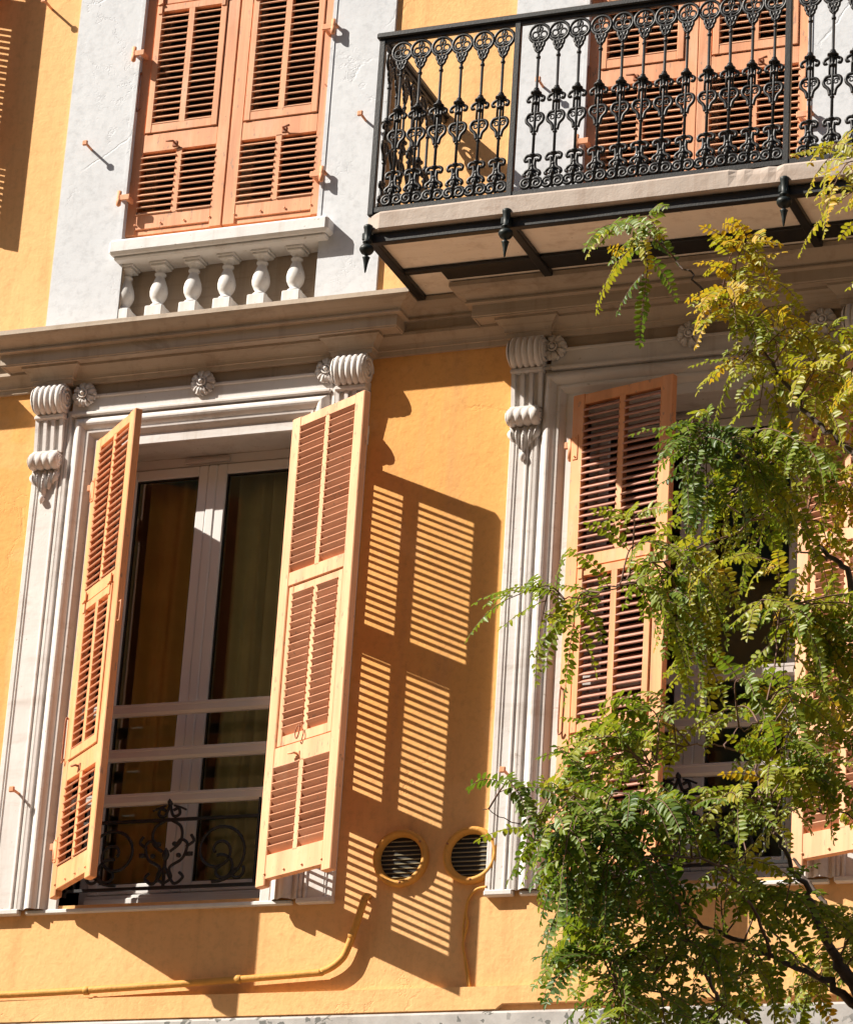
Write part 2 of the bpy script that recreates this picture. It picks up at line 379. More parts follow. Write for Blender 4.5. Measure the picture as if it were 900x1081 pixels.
# ------------------------------------------------------------------ sweeps
def sweep(mb, path, prof, closed_ends=True, smooth=False):
    """path: plan points (x, y), outward to the left of travel reversed = -y when going +x; prof: (d outward, z)"""
    P = [Vector((p[0], p[1])) for p in path]; n = len(P); offs = []
    for i in range(n):
        def nrm(a, b):
            t = (b-a).normalized(); return Vector((t.y, -t.x))
        if i == 0: offs.append(nrm(P[0], P[1]))
        elif i == n-1: offs.append(nrm(P[-2], P[-1]))
        else:
            n1, n2 = nrm(P[i-1], P[i]), nrm(P[i], P[i+1]); m = n1+n2; offs.append(m/ (m.dot(n1)))
    vs = []; k = len(prof)
    for i in range(n):
        for d, z in prof: vs.append((P[i].x+offs[i].x*d, P[i].y+offs[i].y*d, z))
    fs = [(i*k+j, (i+1)*k+j, (i+1)*k+j+1, i*k+j+1) for i in range(n-1) for j in range(k-1)]
    mb.add(vs, fs, smooth)
    if closed_ends: mb.add(vs[:k], [tuple(range(k))]); mb.add(vs[-k:], [tuple(range(k))[::-1]])
def curve_prof(p0, p1, kind, n=6):
    """quarter moulding between two profile points"""
    out = []
    for i in range(1, n+1):
        t = i/n
        if kind == 'cyma': s = t*t*(3-2*t)
        elif kind == 'cove': s = 1-math.sqrt(max(0, 1-t*t))
        else: s = math.sin(t*PI/2)
        out.append((lerp(p0[0], p1[0], s), lerp(p0[1], p1[1], t)))
    return out

J = .115
peds = [(LC-1.005-BAY, LC+.995-BAY), (-7.695, -5.705), (-5.235, -3.245)]
path = [(-16, 0)]
for a, b_ in peds: path += [(a, 0), (a, -J), (b_, -J), (b_, 0)]
path += [(6, 0)]
prof = [(-.14, 8.30), (.125, 8.262), (.135, 8.258), (.135, 8.235)]
prof += curve_prof((.132, 8.236), (.068, 8.182), 'cyma', 7) + [(.074, 8.179), (.074, 8.170), (.048, 8.168), (.048, 8.114), (.043, 8.111), (.043, 8.106), (.036, 8.106), (.036, 8.112), (-.05, 8.114), (-.14, 8.114)]
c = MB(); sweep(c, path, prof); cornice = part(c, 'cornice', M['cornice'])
bedpath = [(-16, 0)]
CORB = []
for a, b_ in peds:
    L, R = a+.125, b_-.125     # outer edges of the two corbels
    CORB += [L, R]
    bedpath += [(L-.005, 0), (L-.005, -.062), (L+.168, -.062), (L+.168, -.032), (R-.168, -.032), (R-.168, -.062), (R+.005, -.062), (R+.005, 0)]
bedpath += [(6, 0)]
bp = [(-.08, 8.116), (.066, 8.116), (.066, 8.100), (.060, 8.096)] + curve_prof((.060, 8.096), (.028, 8.052), 'round', 5) + [(.028, 8.046), (.020, 8.044), (.018, 8.022), (-.08, 8.022)]
c = MB(); sweep(c, bedpath, bp); part(c, 'bed_moulding', M['cornice'], cornice)

# ------------------------------------------------------------------ window surrounds
def arch_sweep(mb, x0, x1, z0, z1, prof, smooth=True):
    """inverted U round an opening: prof = (u outward from the opening edge, y)"""
    pts = [((x0, z0), (-1, 0)), ((x0, z1), (-1, 1)), ((x1, z1), (1, 1)), ((x1, z0), (1, 0))]
    vs = []; k = len(prof)
    for (x, z), (ox, oz) in pts:
        for u, y in prof: vs.append((x+ox*u, y, z+oz*u))
    mb.add(vs, [(i*k+j, (i+1)*k+j, (i+1)*k+j+1, i*k+j+1) for i in range(3) for j in range(k-1)], False)
def half_round(u0, u1, y0, bulge, n=7): return [(lerp(u0, u1, k/n), y0-bulge*math.sin(PI*k/n)) for k in range(n+1)]

def ring(mb, cx, y, cz, R, r, n=18, m=6): mb.tube([Vector((cx+R*math.cos(2*PI*k/n), y, cz+R*math.sin(2*PI*k/n))) for k in range(n)], r, m, closed=True)
def petal_flower(mb, cx, y, cz, R, petals=8, rot=0.0):
    """carved rosette: broad dished petals with raised rims round a ringed boss"""
    mb.lathe([(0,-.006),(R*.62,-.006),(R*.70,.02)], (cx,y,cz), 20, 'y', smooth=False)
    for k in range(petals):
        a = rot+2*PI*k/petals; ca, sa = math.cos(a), math.sin(a)
        Mx = Matrix(((ca,0,-sa,cx),(0,1,0,y),(sa,0,ca,cz),(0,0,0,1)))
        vs = []; wd = R*math.tan(PI/petals)*1.02
        for i in range(9):
            t = i/8; rr = R*(.26+.74*t); wv = wd*(.30+.72*t)*(1 if t < .72 else math.sqrt(max(0.0, 1-((t-.72)/.285)**2)))
            for j in range(7):
                q = (j-3)/3; edge = abs(q)**3; tipz = -.010*max(0, t-.6)/.4
                dep = -.016-.012*math.sin(PI*min(1, t*1.05))-.009*edge*(1-t*.4)+.010*(1-q*q)*t+tipz*.4
                vs.append(Mx @ Vector((rr, dep if j not in (0, 6) else 0.0, wv*(q if j not in (0, 6) else math.copysign(1.0, q)*.97))))
        mb.add(vs, [(i*7+j, i*7+j+1, (i+1)*7+j+1, (i+1)*7+j) for i in range(8) for j in range(6)], True)
    mb.lathe([(0,-.046),(R*.12,-.043),(R*.19,-.030),(R*.20,-.010)], (cx,y,cz), 12, 'y')
    ring(mb, cx, y-.030, cz, R*.32, R*.065, 16, 6)

def corbel(mb, x, w, s):
    """x = outer edge of the pilaster (left one s=1); scroll block, fluted neck, small scroll and hanging leaf"""
    x0, x1 = (x, x+w) if s > 0 else (x-w, x); cx = (x0+x1)/2
    # top scroll: fluted roll
    zc, yc, R = 7.945, -.066, .073; n = 26; ribs = 5; m = ribs*6; vs = []
    for i in range(m+1):
        t = i/m; rr = R*(.83+.20*abs(math.sin(PI*ribs*t))**.5)
        for k in range(n): a = 2*PI*k/n; vs.append((lerp(x0+.004, x1-.004, t), yc-rr*math.cos(a)*.9, zc+rr*math.sin(a)*1.05))
    mb.add(vs, [(i*n+k, i*n+(k+1) % n, (i+1)*n+(k+1) % n, (i+1)*n+k) for i in range(m) for k in range(n)], True)
    for xe, sg in ((x0+.004, -1), (x1-.004, 1)):     # volutes on the two cheeks
        mb.lathe([(R*.94, 0), (R*.9, .006*sg), (0, .006*sg)], (xe, yc, zc), 20, 'x', smooth=False)
        mb.tube([(xe+sg*.008, yc+p.x, zc+p.z) for p in spiral(0, 0, R*.82, R*.10, 0, 4.6*PI, 40)], .0075, 6)
    mb.box(x0+.003, x1-.003, -.080, 0, 7.94, 8.022)
    mb.box(x0, x1, -.078, 0, 7.846, 7.868, bev=.005)   # abacus
    mb.box(x0+.004, x1-.004, -.066, 0, 7.868, 7.90)
    # fluted neck, tapering
    zt, zb = 7.845, 7.675; yt, yb = -.066, -.050
    for (a, b, dy) in ((.0,.12,0),(.12,.30,.018),(.30,.42,0),(.42,.58,.018),(.58,.70,0),(.70,.88,.018),(.88,1,0)):
        A, Bx = lerp(x0+.004, x1-.020*s if s > 0 else x1-.004, a), lerp(x0+.004, x1-.004, b)
        A, Bx = lerp(x0+.004, x1-.004, a), lerp(x0+.004, x1-.004, b)
        mb.add([(A,yb+dy,zb),(Bx,yb+dy,zb),(Bx,yt+dy,zt),(A,yt+dy,zt),(A,0,zb),(Bx,0,zb),(Bx,0,zt),(A,0,zt)], [(0,1,2,3),(0,3,7,4),(1,5,6,2),(3,2,6,7),(0,4,5,1)])
    # lower scroll
    zc2, yc2, R2 = 7.632, -.050, .043; lx0, lx1 = x0-.004, x1-.012 if s > 0 else x1+.004
    if s < 0: lx0 = x0+.012
    m2 = 24; vs = []; n = 20
    for i in range(m2+1):
        t = i/m2; rr = R2*(.84+.19*abs(math.sin(PI*4*t))**.5)
        for k in range(n): a = 2*PI*k/n; vs.append((lerp(lx0, lx1, t), yc2-rr*math.cos(a), zc2+rr*math.sin(a)))
    mb.add(vs, [(i*n+k, i*n+(k+1) % n, (i+1)*n+(k+1) % n, (i+1)*n+k) for i in range(m2) for k in range(n)], True)
    for xe, sg in ((lx0, -1), (lx1, 1)):
        mb.lathe([(R2*.9, 0), (R2*.8, .004*sg), (0, .004*sg)], (xe, yc2, zc2), 16, 'x', smooth=False); ring_pts = spiral(0,0,R2*.75,R2*.15,0,3.6*PI,26)
        mb.tube([(xe+sg*.005, yc2+p.x, zc2+p.z) for p in ring_pts], .005, 5)
    mb.box(lx0, lx1, -.03, 0, 7.585, 7.68)
    mb.box(lx0+.004, lx1-.004, -.060, 0, 7.662, 7.684, bev=.004)
    # hanging acanthus leaf: five folded lobes and a tip
    lc = (lx0+lx1)/2; hw = (lx1-lx0)/2
    for k, (dx, top, bot, wd) in enumerate(((-.78,7.585,7.515,.30),(-.42,7.588,7.488,.28),(0,7.59,7.452,.34),(.42,7.588,7.488,.28),(.78,7.585,7.515,.30))):
        vs = []; nn = 9
        for i in range(nn):
            t = i/(nn-1); z = lerp(top, bot, t); ww = hw*wd*(math.sin(PI*min(1, .30+.66*t))**.8); xx = lc+dx*hw*(1-.22*t)*(1+.12*math.sin(PI*t))
            dep = -.030-.026*math.sin(PI*(.15+.7*t))
            for j in range(5):
                q = (j-2)/2; vs.append((xx+ww*q, dep+.022*q*q-.006*math.cos(q*PI*2), z-abs(q)*.004))
        mb.add(vs, [(i*5+j, i*5+j+1, (i+1)*5+j+1, (i+1)*5+j) for i in range(nn-1) for j in range(4)], True)
    mb.lathe([(0,.0),(.012,-.01),(.016,-.024),(.010,-.04),(0,-.052)], (lc, -.044, 7.462), 10, 'z')
    mb.box(lc-hw*.72, lc+hw*.72, -.034, 0, 7.53, 7.585); mb.box(lc-hw*.3, lc+hw*.3, -.03, 0, 7.46, 7.53)

def surround(x0, x1, L, R, full=True):
    """moulded stone surround of a lower window: x0..x1 opening, L..R outer pilaster edges"""
    z0, z1 = 5.40, 7.688
    m = MB()
    pr = [(0, .30), (0, -.022), (.004, -.027), (.046, -.027), (.050, -.022), (.054, -.022), (.060, -.030), (.068, -.046), (.074, -.058), (.078, -.062), (.086, -.064), (.088, -.056), (.094, -.054)]
    pr += half_round(.096, .160, -.052, .040) + [(.162, -.040), (.176, -.038), (.178, -.062), (.190, -.064), (.192, -.050)]
    head = [(u, y if y > 0 else y*.62) for u, y in pr + [(.205, -.050)]]
    arch_sweep(m, x0, x1, z0, z1, head)
    hz = z1+.205
    # flat band and ledge under the frieze
    m.box(L+.19, R-.19, -0.053, -.02, z1+.168, z1+.186, bev=.004)
    m.box(L+.185, R-.185, -0.036, 0, z1+.186, z1+.262)
    m.box(L+.19, R-.19, -0.045, -.02, z1+.262, z1+.278, bev=.004)
    # pilaster strips with beads
    for s, xe in ((1, L), (-1, R)):
        def X(u): return xe+s*u
        xi = x0-.19 if s > 0 else x1+.19
        wd = abs(xi-xe)
        m.box(X(0), X(.026), -0.032, 0, z0, 7.86, bev=.003); m.box(X(.026), X(.032), -0.025, 0, z0, 7.86); m.box(X(.032), X(.040), -0.033, 0, z0, 7.86, bev=.003)
        m.box(X(.040), X(.046), -0.025, 0, z0, 7.86); m.box(X(.046), X(wd-.045), -0.031, 0, z0, 7.86)
        m.box(X(wd-.045), X(wd-.030), -0.038, 0, z0, 7.86, bev=.004); m.box(X(wd-.030), X(wd-.022), -0.027, 0, z0, 7.86); m.box(X(wd-.022), X(wd-.004), -0.036, 0, z0, 7.86, bev=.004)
        # base block
        m.box(X(-.003), X(wd+.004), -0.040, 0, z0-.022, z0+.004, bev=.005)
    so_ = part(m, 'window_surround', M['stone'])
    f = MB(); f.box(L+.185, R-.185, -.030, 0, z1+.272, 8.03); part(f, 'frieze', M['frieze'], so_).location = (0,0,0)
    for s, xe in ((1, L), (-1, R)):
        k = MB(); corbel(k, xe, .158, s); part(k, 'corbel', M['stone'], so_)
    for xr in (x0-.117, (x0+x1)/2+.008, x1+(.148 if x1 < -5 else .095)):
        k = MB(); petal_flower(k, xr, -.040, 7.966, .064, 8, .2); part(k, 'rosette', M['stone'], so_)
    # sill
    s_ = MB(); s_.box(x0-.16, x1+.16, -.022, .34, 5.380, 5.40, bev=.004); s_.box(x0, x1, .01, .34, 5.40, 5.424, bev=.004)
    part(s_, 'sill', M['white_stone'], so_)
    return so_
for (x0, x1), L, R in zip(lower, CORB[0::2], CORB[1::2]): surround(x0, x1, L, R)

# upper surrounds: flat pale grey bands, one rectangle round each opening
def grey_band(L, R, hl, z_lo):
    m = MB(); x0, x1, zo = hl; t = -.018
    m.box(L, x0, t, 0, z_lo, 11.6); m.box(x1, R, t, 0, z_lo, 11.6); m.box(x0, x1, t, 0, 11.25, 11.6)
    m.box(x0-.002, x0+.018, -.022, .045, zo, 11.25); m.box(x1-.018, x1+.002, -.022, .045, zo, 11.25)
    if zo > 8.5: m.box(x0, x0+.035, t, 0, z_lo, 8.69)
    return part(m, 'window_surround', M['grey_wall'])
gb = []
for k, (a, b, z) in enumerate(upper):
    L, R = ((a-.355, b+.318))
    gb.append(grey_band(L, R, (a, b, z), 8.25))
    if z > 8.5:
        c0 = (a+b)/2
        s_ = MB(); s_.box(a-.012, b+.075, -.098, .34, 8.690, 8.772, bev=.014); s_.box(a+.006, b+.055, -.070, .1, 8.671, 8.692, bev=.008)
        part(s_, 'sill', M['white_stone'], gb[-1])
        if k != 1: continue
        n_ = MB(); n_.box(a+.036, b+.014, .100, .118, 8.20, 8.71); n_.box(a+.035, a+.041, -.012, .1, 8.2, 8.69); n_.box(b+.009, b+.015, -.012, .1, 8.2, 8.69); part(n_, 'niche_back', M['cornice'], gb[-1])
# wall parts above the grey bands stay yellow

def niche_baluster(x):
    m = MB(); z0 = 8.346; Q = lambda z: z0+.085+(z-.092)*1.03
    m.box(x-.047, x+.047, -.045, .05, z0-.08, z0+.085, bev=.004)
    pr = [(.036,.092),(.040,.097),(.036,.105),(.026,.112),(.024,.120),(.034,.134),(.043,.155),(.045,.175),(.041,.200),(.031,.228),(.023,.248),(.021,.258),(.029,.264),(.029,.270),(.022,.276),(.024,.288),(.034,.298)]
    m.lathe([(r, Q(z)) for r, z in pr], (x, .002, 0), 20)
    m.box(x-.040, x+.040, -.040, .045, Q(.298), Q(.312), bev=.003); m.box(x-.047, x+.047, -.045, .05, Q(.312), Q(.326), bev=.003)
    return m
nb = part(niche_baluster(0), 'baluster', M['white_stone'], gb[1]); first = True
nicheX = [-7.213+.1825*k for k in range(7)]
for k, x in enumerate(nicheX):
    o = nb if k == 0 else nb.copy()
    if k: col.objects.link(o); o.parent = gb[1]
    o.location = (x+.016, .030, 0)
# the surrounds are parented to B in world coordinates, so their children sit at the world origin offset

# ------------------------------------------------------------------ shutters
T = .037
def slats(m, x0, x1, z0, z1, s, n=None, tilt=37):
    """louvre blades between x0..x1, outer edge low (exterior is -y)"""
    pitch = .0352; n = n or max(2, round((z1-z0)/pitch)); a = math.radians(tilt)
    for k in range(n):
        zc = z0+(k+.5)*(z1-z0)/n; j = random.gauss(0, .022)*(2.2 if random.random() < .06 else 1)
        Mx = Matrix.Translation((0, 0, zc)) @ Matrix.Rotation(a+j, 4, 'X')
        m.box(s*(x0-.004), s*(x1+.004), -.0285, .0285, -.0036, .0036, M=Mx, bev=.0015)
def hinge_strap(m, s, z, w):
    """flat strap with a knuckle on the exterior face"""
    m.box(s*.012, s*.040, -T/2-.004, -T/2+.001, z-.060, z+.060, bev=.002)
    for dz in (-.045, .045): m.lathe([(.005,-.003),(.004,-.005),(0,-.006)], (s*.026, -T/2-.005, z+dz), 8, 'y')
def make_shutter(s, w, H, P, mats, inner=False, foot=False):
    """s=1 hinged at its left edge, -1 at its right edge; exterior = local -y; P = slat panels (z0,z1) from the bottom: low, flap, top"""
    wd, sl = mats
    f = MB(); st, mu = .066, .034
    f.box(0, s*st, -T/2, T/2, 0, H, bev=.004); f.box(s*(w-st), s*w, -T/2, T/2, -.0, H, bev=.004)
    (a0, a1), (b0, b1), (c0, c1) = P
    fl = .040                      # flap frame
    rails = [(.030, a0), (a1, b0-fl-.012), (b1+fl+.006, c0), (c1, H-.003)]
    for z0, z1 in rails: f.box(s*(st-.002), s*(w-st+.002), -T/2+.002, T/2-.002, z0, z1, bev=.003)
    f.box(s*(w/2-mu/2), s*(w/2+mu/2), -T/2+.002, T/2-.002, a0-.01, a1+.01, bev=.002)
    f.box(s*(w/2-mu/2), s*(w/2+mu/2), -T/2+.002, T/2-.002, c0-.01, c1+.01, bev=.002)
    for zb in (.055,):
        for t in (.12, .38, .62, .88): f.lathe([(.006,-.002),(.005,-.005),(0,-.006)], (s*w*t, -T/2, zb), 8, 'y'); f.lathe([(.006,.002),(.005,.005),(0,.006)], (s*w*t, T/2, zb), 8, 'y')
    if foot: f.box(s*(st-.002), s*(w-st+.002), -T/2+.010, T/2-.004, .002, .028, bev=.002)
    so_ = f.build('shutter', wd, B); so_.rotation_mode = 'XYZ'
    def sub(mb, name, mat): return mb.build(name, mat, so_)
    for z0, z1 in ((a0, a1), (c0, c1)):
        for x0, x1 in ((st, w/2-mu/2), (w/2+mu/2, w-st)):
            m = MB(); slats(m, x0, x1, z0, z1, s, tilt=49 if inner else 37); sub(m, 'louvre_panel', sl)
    # tilting flap with its own frame
    m = MB(); g = .004; x0, x1 = st+g, w-st-g; sw = .034
    m.box(s*x0, s*(x0+sw), -T/2-.006, T/2-.006, b0-fl-.008, b1+fl, bev=.003); m.box(s*(x1-sw), s*x1, -T/2-.006, T/2-.006, b0-fl-.008, b1+fl, bev=.003)
    m.box(s*(x0+sw-.002), s*(x1-sw+.002), -T/2-.004, T/2-.008, b0-fl-.008, b0, bev=.003); m.box(s*(x0+sw-.002), s*(x1-sw+.002), -T/2-.004, T/2-.008, b1, b1+fl, bev=.003)
    m.box(s*(w/2-mu/2), s*(w/2+mu/2), -T/2-.004, T/2-.008, b0-.006, b1+.006, bev=.002)
    sub(m, 'flap_frame', wd)
    for x0_, x1_ in ((x0+sw, w/2-mu/2), (w/2+mu/2, x1-sw)):
        m = MB(); slats(m, x0_, x1_, b0, b1, s, tilt=49 if inner else 37); sub(m, 'louvre_panel', sl)
    # flap hinges, hinge straps, stay hook and latch
    for xx in (st+.025, w-st-.025):
        m = MB(); zz = b1+fl+.002
        m.box(s*xx-.011, s*xx+.011, -T/2-.011, -T/2-.003, zz-.055, zz+.05, bev=.002); m.tube([(s*xx-.014, -T/2-.011, zz), (s*xx+.014, -T/2-.011, zz)], .0065, 8)
        sub(m, 'flap_hinge', wd)
    for zz in (H*.885, H*.10):
        m = MB(); hinge_strap(m, s, zz, w); sub(m, 'hinge', wd)
    zz = a1+.032     # latch on the rail under the flap, both faces
    for q in (-1, 1):
        m = MB(); y = q*(T/2); m.tube([(s*w*.45, y-q*.002, zz), (s*w*.45, y+q*.02, zz+.004), (s*w*.38, y+q*.026, zz+.006)], .006, 6); m.box(s*w*.45-.013, s*w*.45+.013, y-.003, y+.003, zz-.016, zz+.016, bev=.002)
        sub(m, 'latch', M['rust'] if not inner else wd)
    if inner:
        m = MB(); zz = b0-.015; y = T/2+.012
        m.tube(smooth_path([(s*w*.46,T/2,zz+.03),(s*w*.46,y+.006,zz+.028),(s*w*.44,y+.008,zz-.01),(s*w*.47,y+.008,zz-.03),(s*w*.49,y+.006,zz+.005),(s*w*.475,y+.004,zz+.035)], 5), .0032, 6); sub(m, 'ring_pull', M['rust'])
    m = MB(); zz = H*.33       # long stay bar on the hinge stile
    m.tube(smooth_path([(s*.016,-T/2-.002,zz+.11),(s*.016,-T/2-.014,zz+.10),(s*.014,-T/2-.014,zz-.08),(s*.022,-T/2-.014,zz-.105),(s*.036,-T/2-.012,zz-.09)], 5), .004, 6); sub(m, 'stay_hook', M['rust'])
    return so_
def place(o, x, y, z, rot):
    o.location = Vector((x, y, z)) - BO; o.rotation_euler = (0, 0, rot)
R_ = math.radians
PL = ((.142,.545), (.690,1.372), (1.485,2.215)); HL = 2.268      # lower storey
PU = ((.112,.458), (.612,1.255), (1.368,2.20)); HU = 2.42        # upper storey
ZL = 5.434
s = make_shutter(1, .505, HL, PL, (M['wood_orange'], M['slat'])); place(s, -7.205, -.058, ZL, -R_(42.5)); s['label'] = 'left shutter of the open window, swung half open, outer face in view'
m = MB(); m.tube(smooth_path([(.500,-.004,1.30),(.521,-.004,1.302),(.528,-.004,1.295),(.528,-.004,1.215),(.521,-.004,1.208),(.500,-.004,1.21)], 5), .0035, 6); m.build('handle', M['wood'], s)
s = make_shutter(-1, .534, HL, PL, (M['wood_pale'], M['slat']), True); place(s, -6.168, -.086, ZL+.002, R_(180-28.6)); s['label'] = 'sunlit shutter swung wide open towards the wall with round vents, inner face in view'
s = make_shutter(1, .540, HL, PL, (M['wood_orange'], M['slat_brown'])); place(s, -4.790, -.058, ZL, -R_(15.5)); s['label'] = 'nearly closed shutter with brown slats behind the tree'
s = make_shutter(-1, .545, HL, PL, (M['wood_pale'], M['slat']), True); place(s, -3.722, -.054, ZL, R_(180-24)); s['label'] = 'open shutter mostly hidden behind the tree'
# upper storey, closed
sU = make_shutter(1, .535, HU, PU, (M['wood'], M['wood_slat']), foot=True); place(sU, -7.236, .028, 8.835, 0)
sV = make_shutter(-1, .535, HU, PU, (M['wood'], M['wood_slat']), foot=True); place(sV, -6.160, .028, 8.835, 0)
def clone(o, x, y, z, rot):
    c = copy_tree(o, B); place(c, x, y, z, rot); return c
clone(sV, LC-BAY+.540, .0, 9.06, R_(164.5)); clone(sU, LC-BAY-.540, .0, 9.06, -R_(164.5))
sD = make_shutter(1, .556, 2.86, ((.14,.94), (1.085,1.72), (1.83,2.66)), (M['wood'], M['wood_slat'])); place(sD, -4.841, .028, 8.39, 0)
sE = make_shutter(-1, .556, 2.86, ((.14,.94), (1.085,1.72), (1.83,2.66)), (M['wood'], M['wood_slat'])); place(sE, -3.729, .028, 8.39, 0)
# closed shutters of the next window to the left (just outside the frame)
s = make_shutter(1, .503, HL, PL, (M['wood'], M['slat'])); place(s, lower[0][0], -.058, ZL, 0)
s = make_shutter(-1, .503, HL, PL, (M['wood'], M['slat'])); place(s, lower[0][1], -.058, ZL, 0)

# pintle blocks that carry the shutters, on the surrounds
def pintle(x, y, z, s):
    m = MB(); m.tube([(x, y, z-.045), (x, y, z+.045)], .0125, 10); m.tube([(x, y+.08, z-.02), (x, y+.002, z-.02)], .009, 8); m.lathe([(0,.058),(.009,.055),(.012,.045),(.012,-.045),(.007,-.055),(0,-.058)], (x, y, z), 10)
    m.box(x-.004 if s < 0 else x-.028, x+.028 if s < 0 else x+.004, y-.008, y+.008, z+.006, z+.038, bev=.003)
    return part(m, 'shutter_pintle', M['wood'])
for x, s in ((-7.217, 1), (-6.176, -1), (-4.802, 1), (-3.712, -1)):
    for z in (ZL+HL*.885, ZL+HL*.10): pintle(x, -.060, z, s)
for x, s in ((-7.243, 1), (-6.152, -1), (-4.848, 1), (-3.722, -1)):
    for z in (9.022, 9.835):
        m = MB(); m.tube([(x, -.052, z-.040), (x, -.052, z+.036)], .011, 10); m.lathe([(0,-.050),(.006,-.046),(.0125,-.040),(.0125,-.004),(.011,-.003)], (x, -.052, z), 10)
        m.tube([(x-s*.012, .02, z+.012), (x-s*.006, -.045, z+.012)], .0085, 8); m.box(x-.010 if s > 0 else x-.06, x+.06 if s > 0 else x+.010, -.060, -.050, z-.018, z+.014, bev=.003); m.box(x+s*.045-.008, x+s*.045+.008, -.056, .01, z-.016, z+.012, bev=.003); part(m, 'shutter_pintle', M['wood'])
# iron shutter stops standing out of the wall
def stop(x, z, L=.085, tilt=0.0):
    m = MB(); m.tube([(x, 0, z), (x, -L, z+.004)], .0065, 8); m.box(x-.014, x+.014, -L-.010, -L+.004, z-.012, z+.016, bev=.004)
    part(m, 'shutter_stop', M['wood'])
for x, z in ((-7.445,9.333),(-7.775,10.200),(-5.955,9.300),(-5.045,9.36),(-7.455,5.958),(-5.030,5.925)): stop(x, z, .088 if z > 7 else .10)

# ------------------------------------------------------------------ windows
def lower_window(x0, x1):
    z0, z1 = 5.424, 7.688; y0, y1 = .185, .245; cx = (x0+x1)/2-.005
    w_ = empty('window', (0,0,0), B); w_.location = -BO
    f = MB(); fr = .045
    f.box(x0, x0+fr, y0, y1, z0, z1, bev=.003); f.box(x1-fr, x1, y0, y1, z0, z1, bev=.003); f.box(x0+fr, x1-fr, y0, y1, z1-.050, z1, bev=.003); f.box(x0+fr, x1-fr, y0-.035, y1, z0, z0+.065, bev=.004)
    f.box(x0+fr, x1-fr, y0-.022, y0, z0+.065, z0+.082, bev=.003)
    for xx in (x0+.16, x1-.16): pass
    f.build('frame', M['pvc'], w_)
    t = MB()
    for xx in (x0+.17, x1-.19): t.box(xx-.022, xx+.022, y0-.0362, y0-.03, z0+.024, z0+.038)
    t.build('drain_slot', M['gasket'], w_)
    t = MB(); t.box(cx-.155, cx+.085, y0-.018, y0-.001, z1-.040, z1-.018, bev=.004); t.build('trickle_vent', M['steel'], w_)
    for s, a, b in ((-1, x0+fr+.004, cx-.024), (1, cx+.024, x1-fr-.004)):
        m = MB(); sw = .050; ya, yb = y0-.012, y1-.01; za, zb = z0+.088, z1-.056
        m.box(a, a+sw, ya, yb, za, zb, bev=.004); m.box(b-sw, b, ya, yb, za, zb, bev=.004); m.box(a+sw, b-sw, ya, yb, za, za+sw, bev=.004); m.box(a+sw, b-sw, ya, yb, zb-sw, zb, bev=.004)
        sash = m.build('sash', M['pvc'], w_)
        m = MB(); gx0, gx1, gz0, gz1 = a+sw, b-sw, za+sw, zb-sw; k = .006
        for q in ((gx0, gx0+k, gz0, gz1), (gx1-k, gx1, gz0, gz1), (gx0+k, gx1-k, gz0, gz0+k), (gx0+k, gx1-k, gz1-k, gz1)): m.box(q[0], q[1], ya+.012, ya+.030, q[2], q[3])
        m.build('gasket', M['gasket'], w_)
        m = MB(); m.add([(gx0,ya+.022,gz0),(gx1,ya+.022,gz0),(gx1,ya+.022,gz1),(gx0,ya+.022,gz1)], [(0,1,2,3)]); m.build('pane', M['glass'], w_, fix=False)
    m = MB(); m.box(cx-.024, cx+.024, y0-.016, y1-.02, z0+.088, z1-.056, bev=.006); m.build('meeting_stile', M['pvc'], w_)
    # three safety rails and their end brackets
    for z in (6.355, 6.137, 5.920):
        m = MB(); m.box(x0+.006, x1-.006, .020, .062, z-.027, z+.027, bev=.012); m.box(x0+.004, x1-.004, .018, .024, z+.012, z+.0275, bev=.004); m.build('safety_rail', M['steel'], w_)
        for xx in (x0+.008, x1-.008):
            m = MB(); m.box(xx-.009, xx+.009, .014, .068, z-.034, z+.034, bev=.004); m.build('rail_bracket', M['white_stone'], w_)
    return w_
lower_window(*lower[1]); lower_window(*lower[2])
# plain glazing behind the closed shutters upstairs
for k in (1, 2):
    a, b, z = upper[k]; w_ = empty('window', (0,0,0), B); w_.location = -BO
    m = MB(); 
    for q in ((a, a+.06, z, 11.2), (b-.06, b, z, 11.2), ((a+b)/2-.05, (a+b)/2+.05, z, 11.2), (a+.06, b-.06, z, z+.08)): m.box(q[0], q[1], .20, .25, q[2], q[3])
    m.build('frame', M['pvc'], w_)
    m = MB(); m.add([(a,.225,z),(b,.225,z),(b,.225,11.2),(a,.225,11.2)], [(0,1,2,3)]); m.build('pane', M['glass'], w_, fix=False)

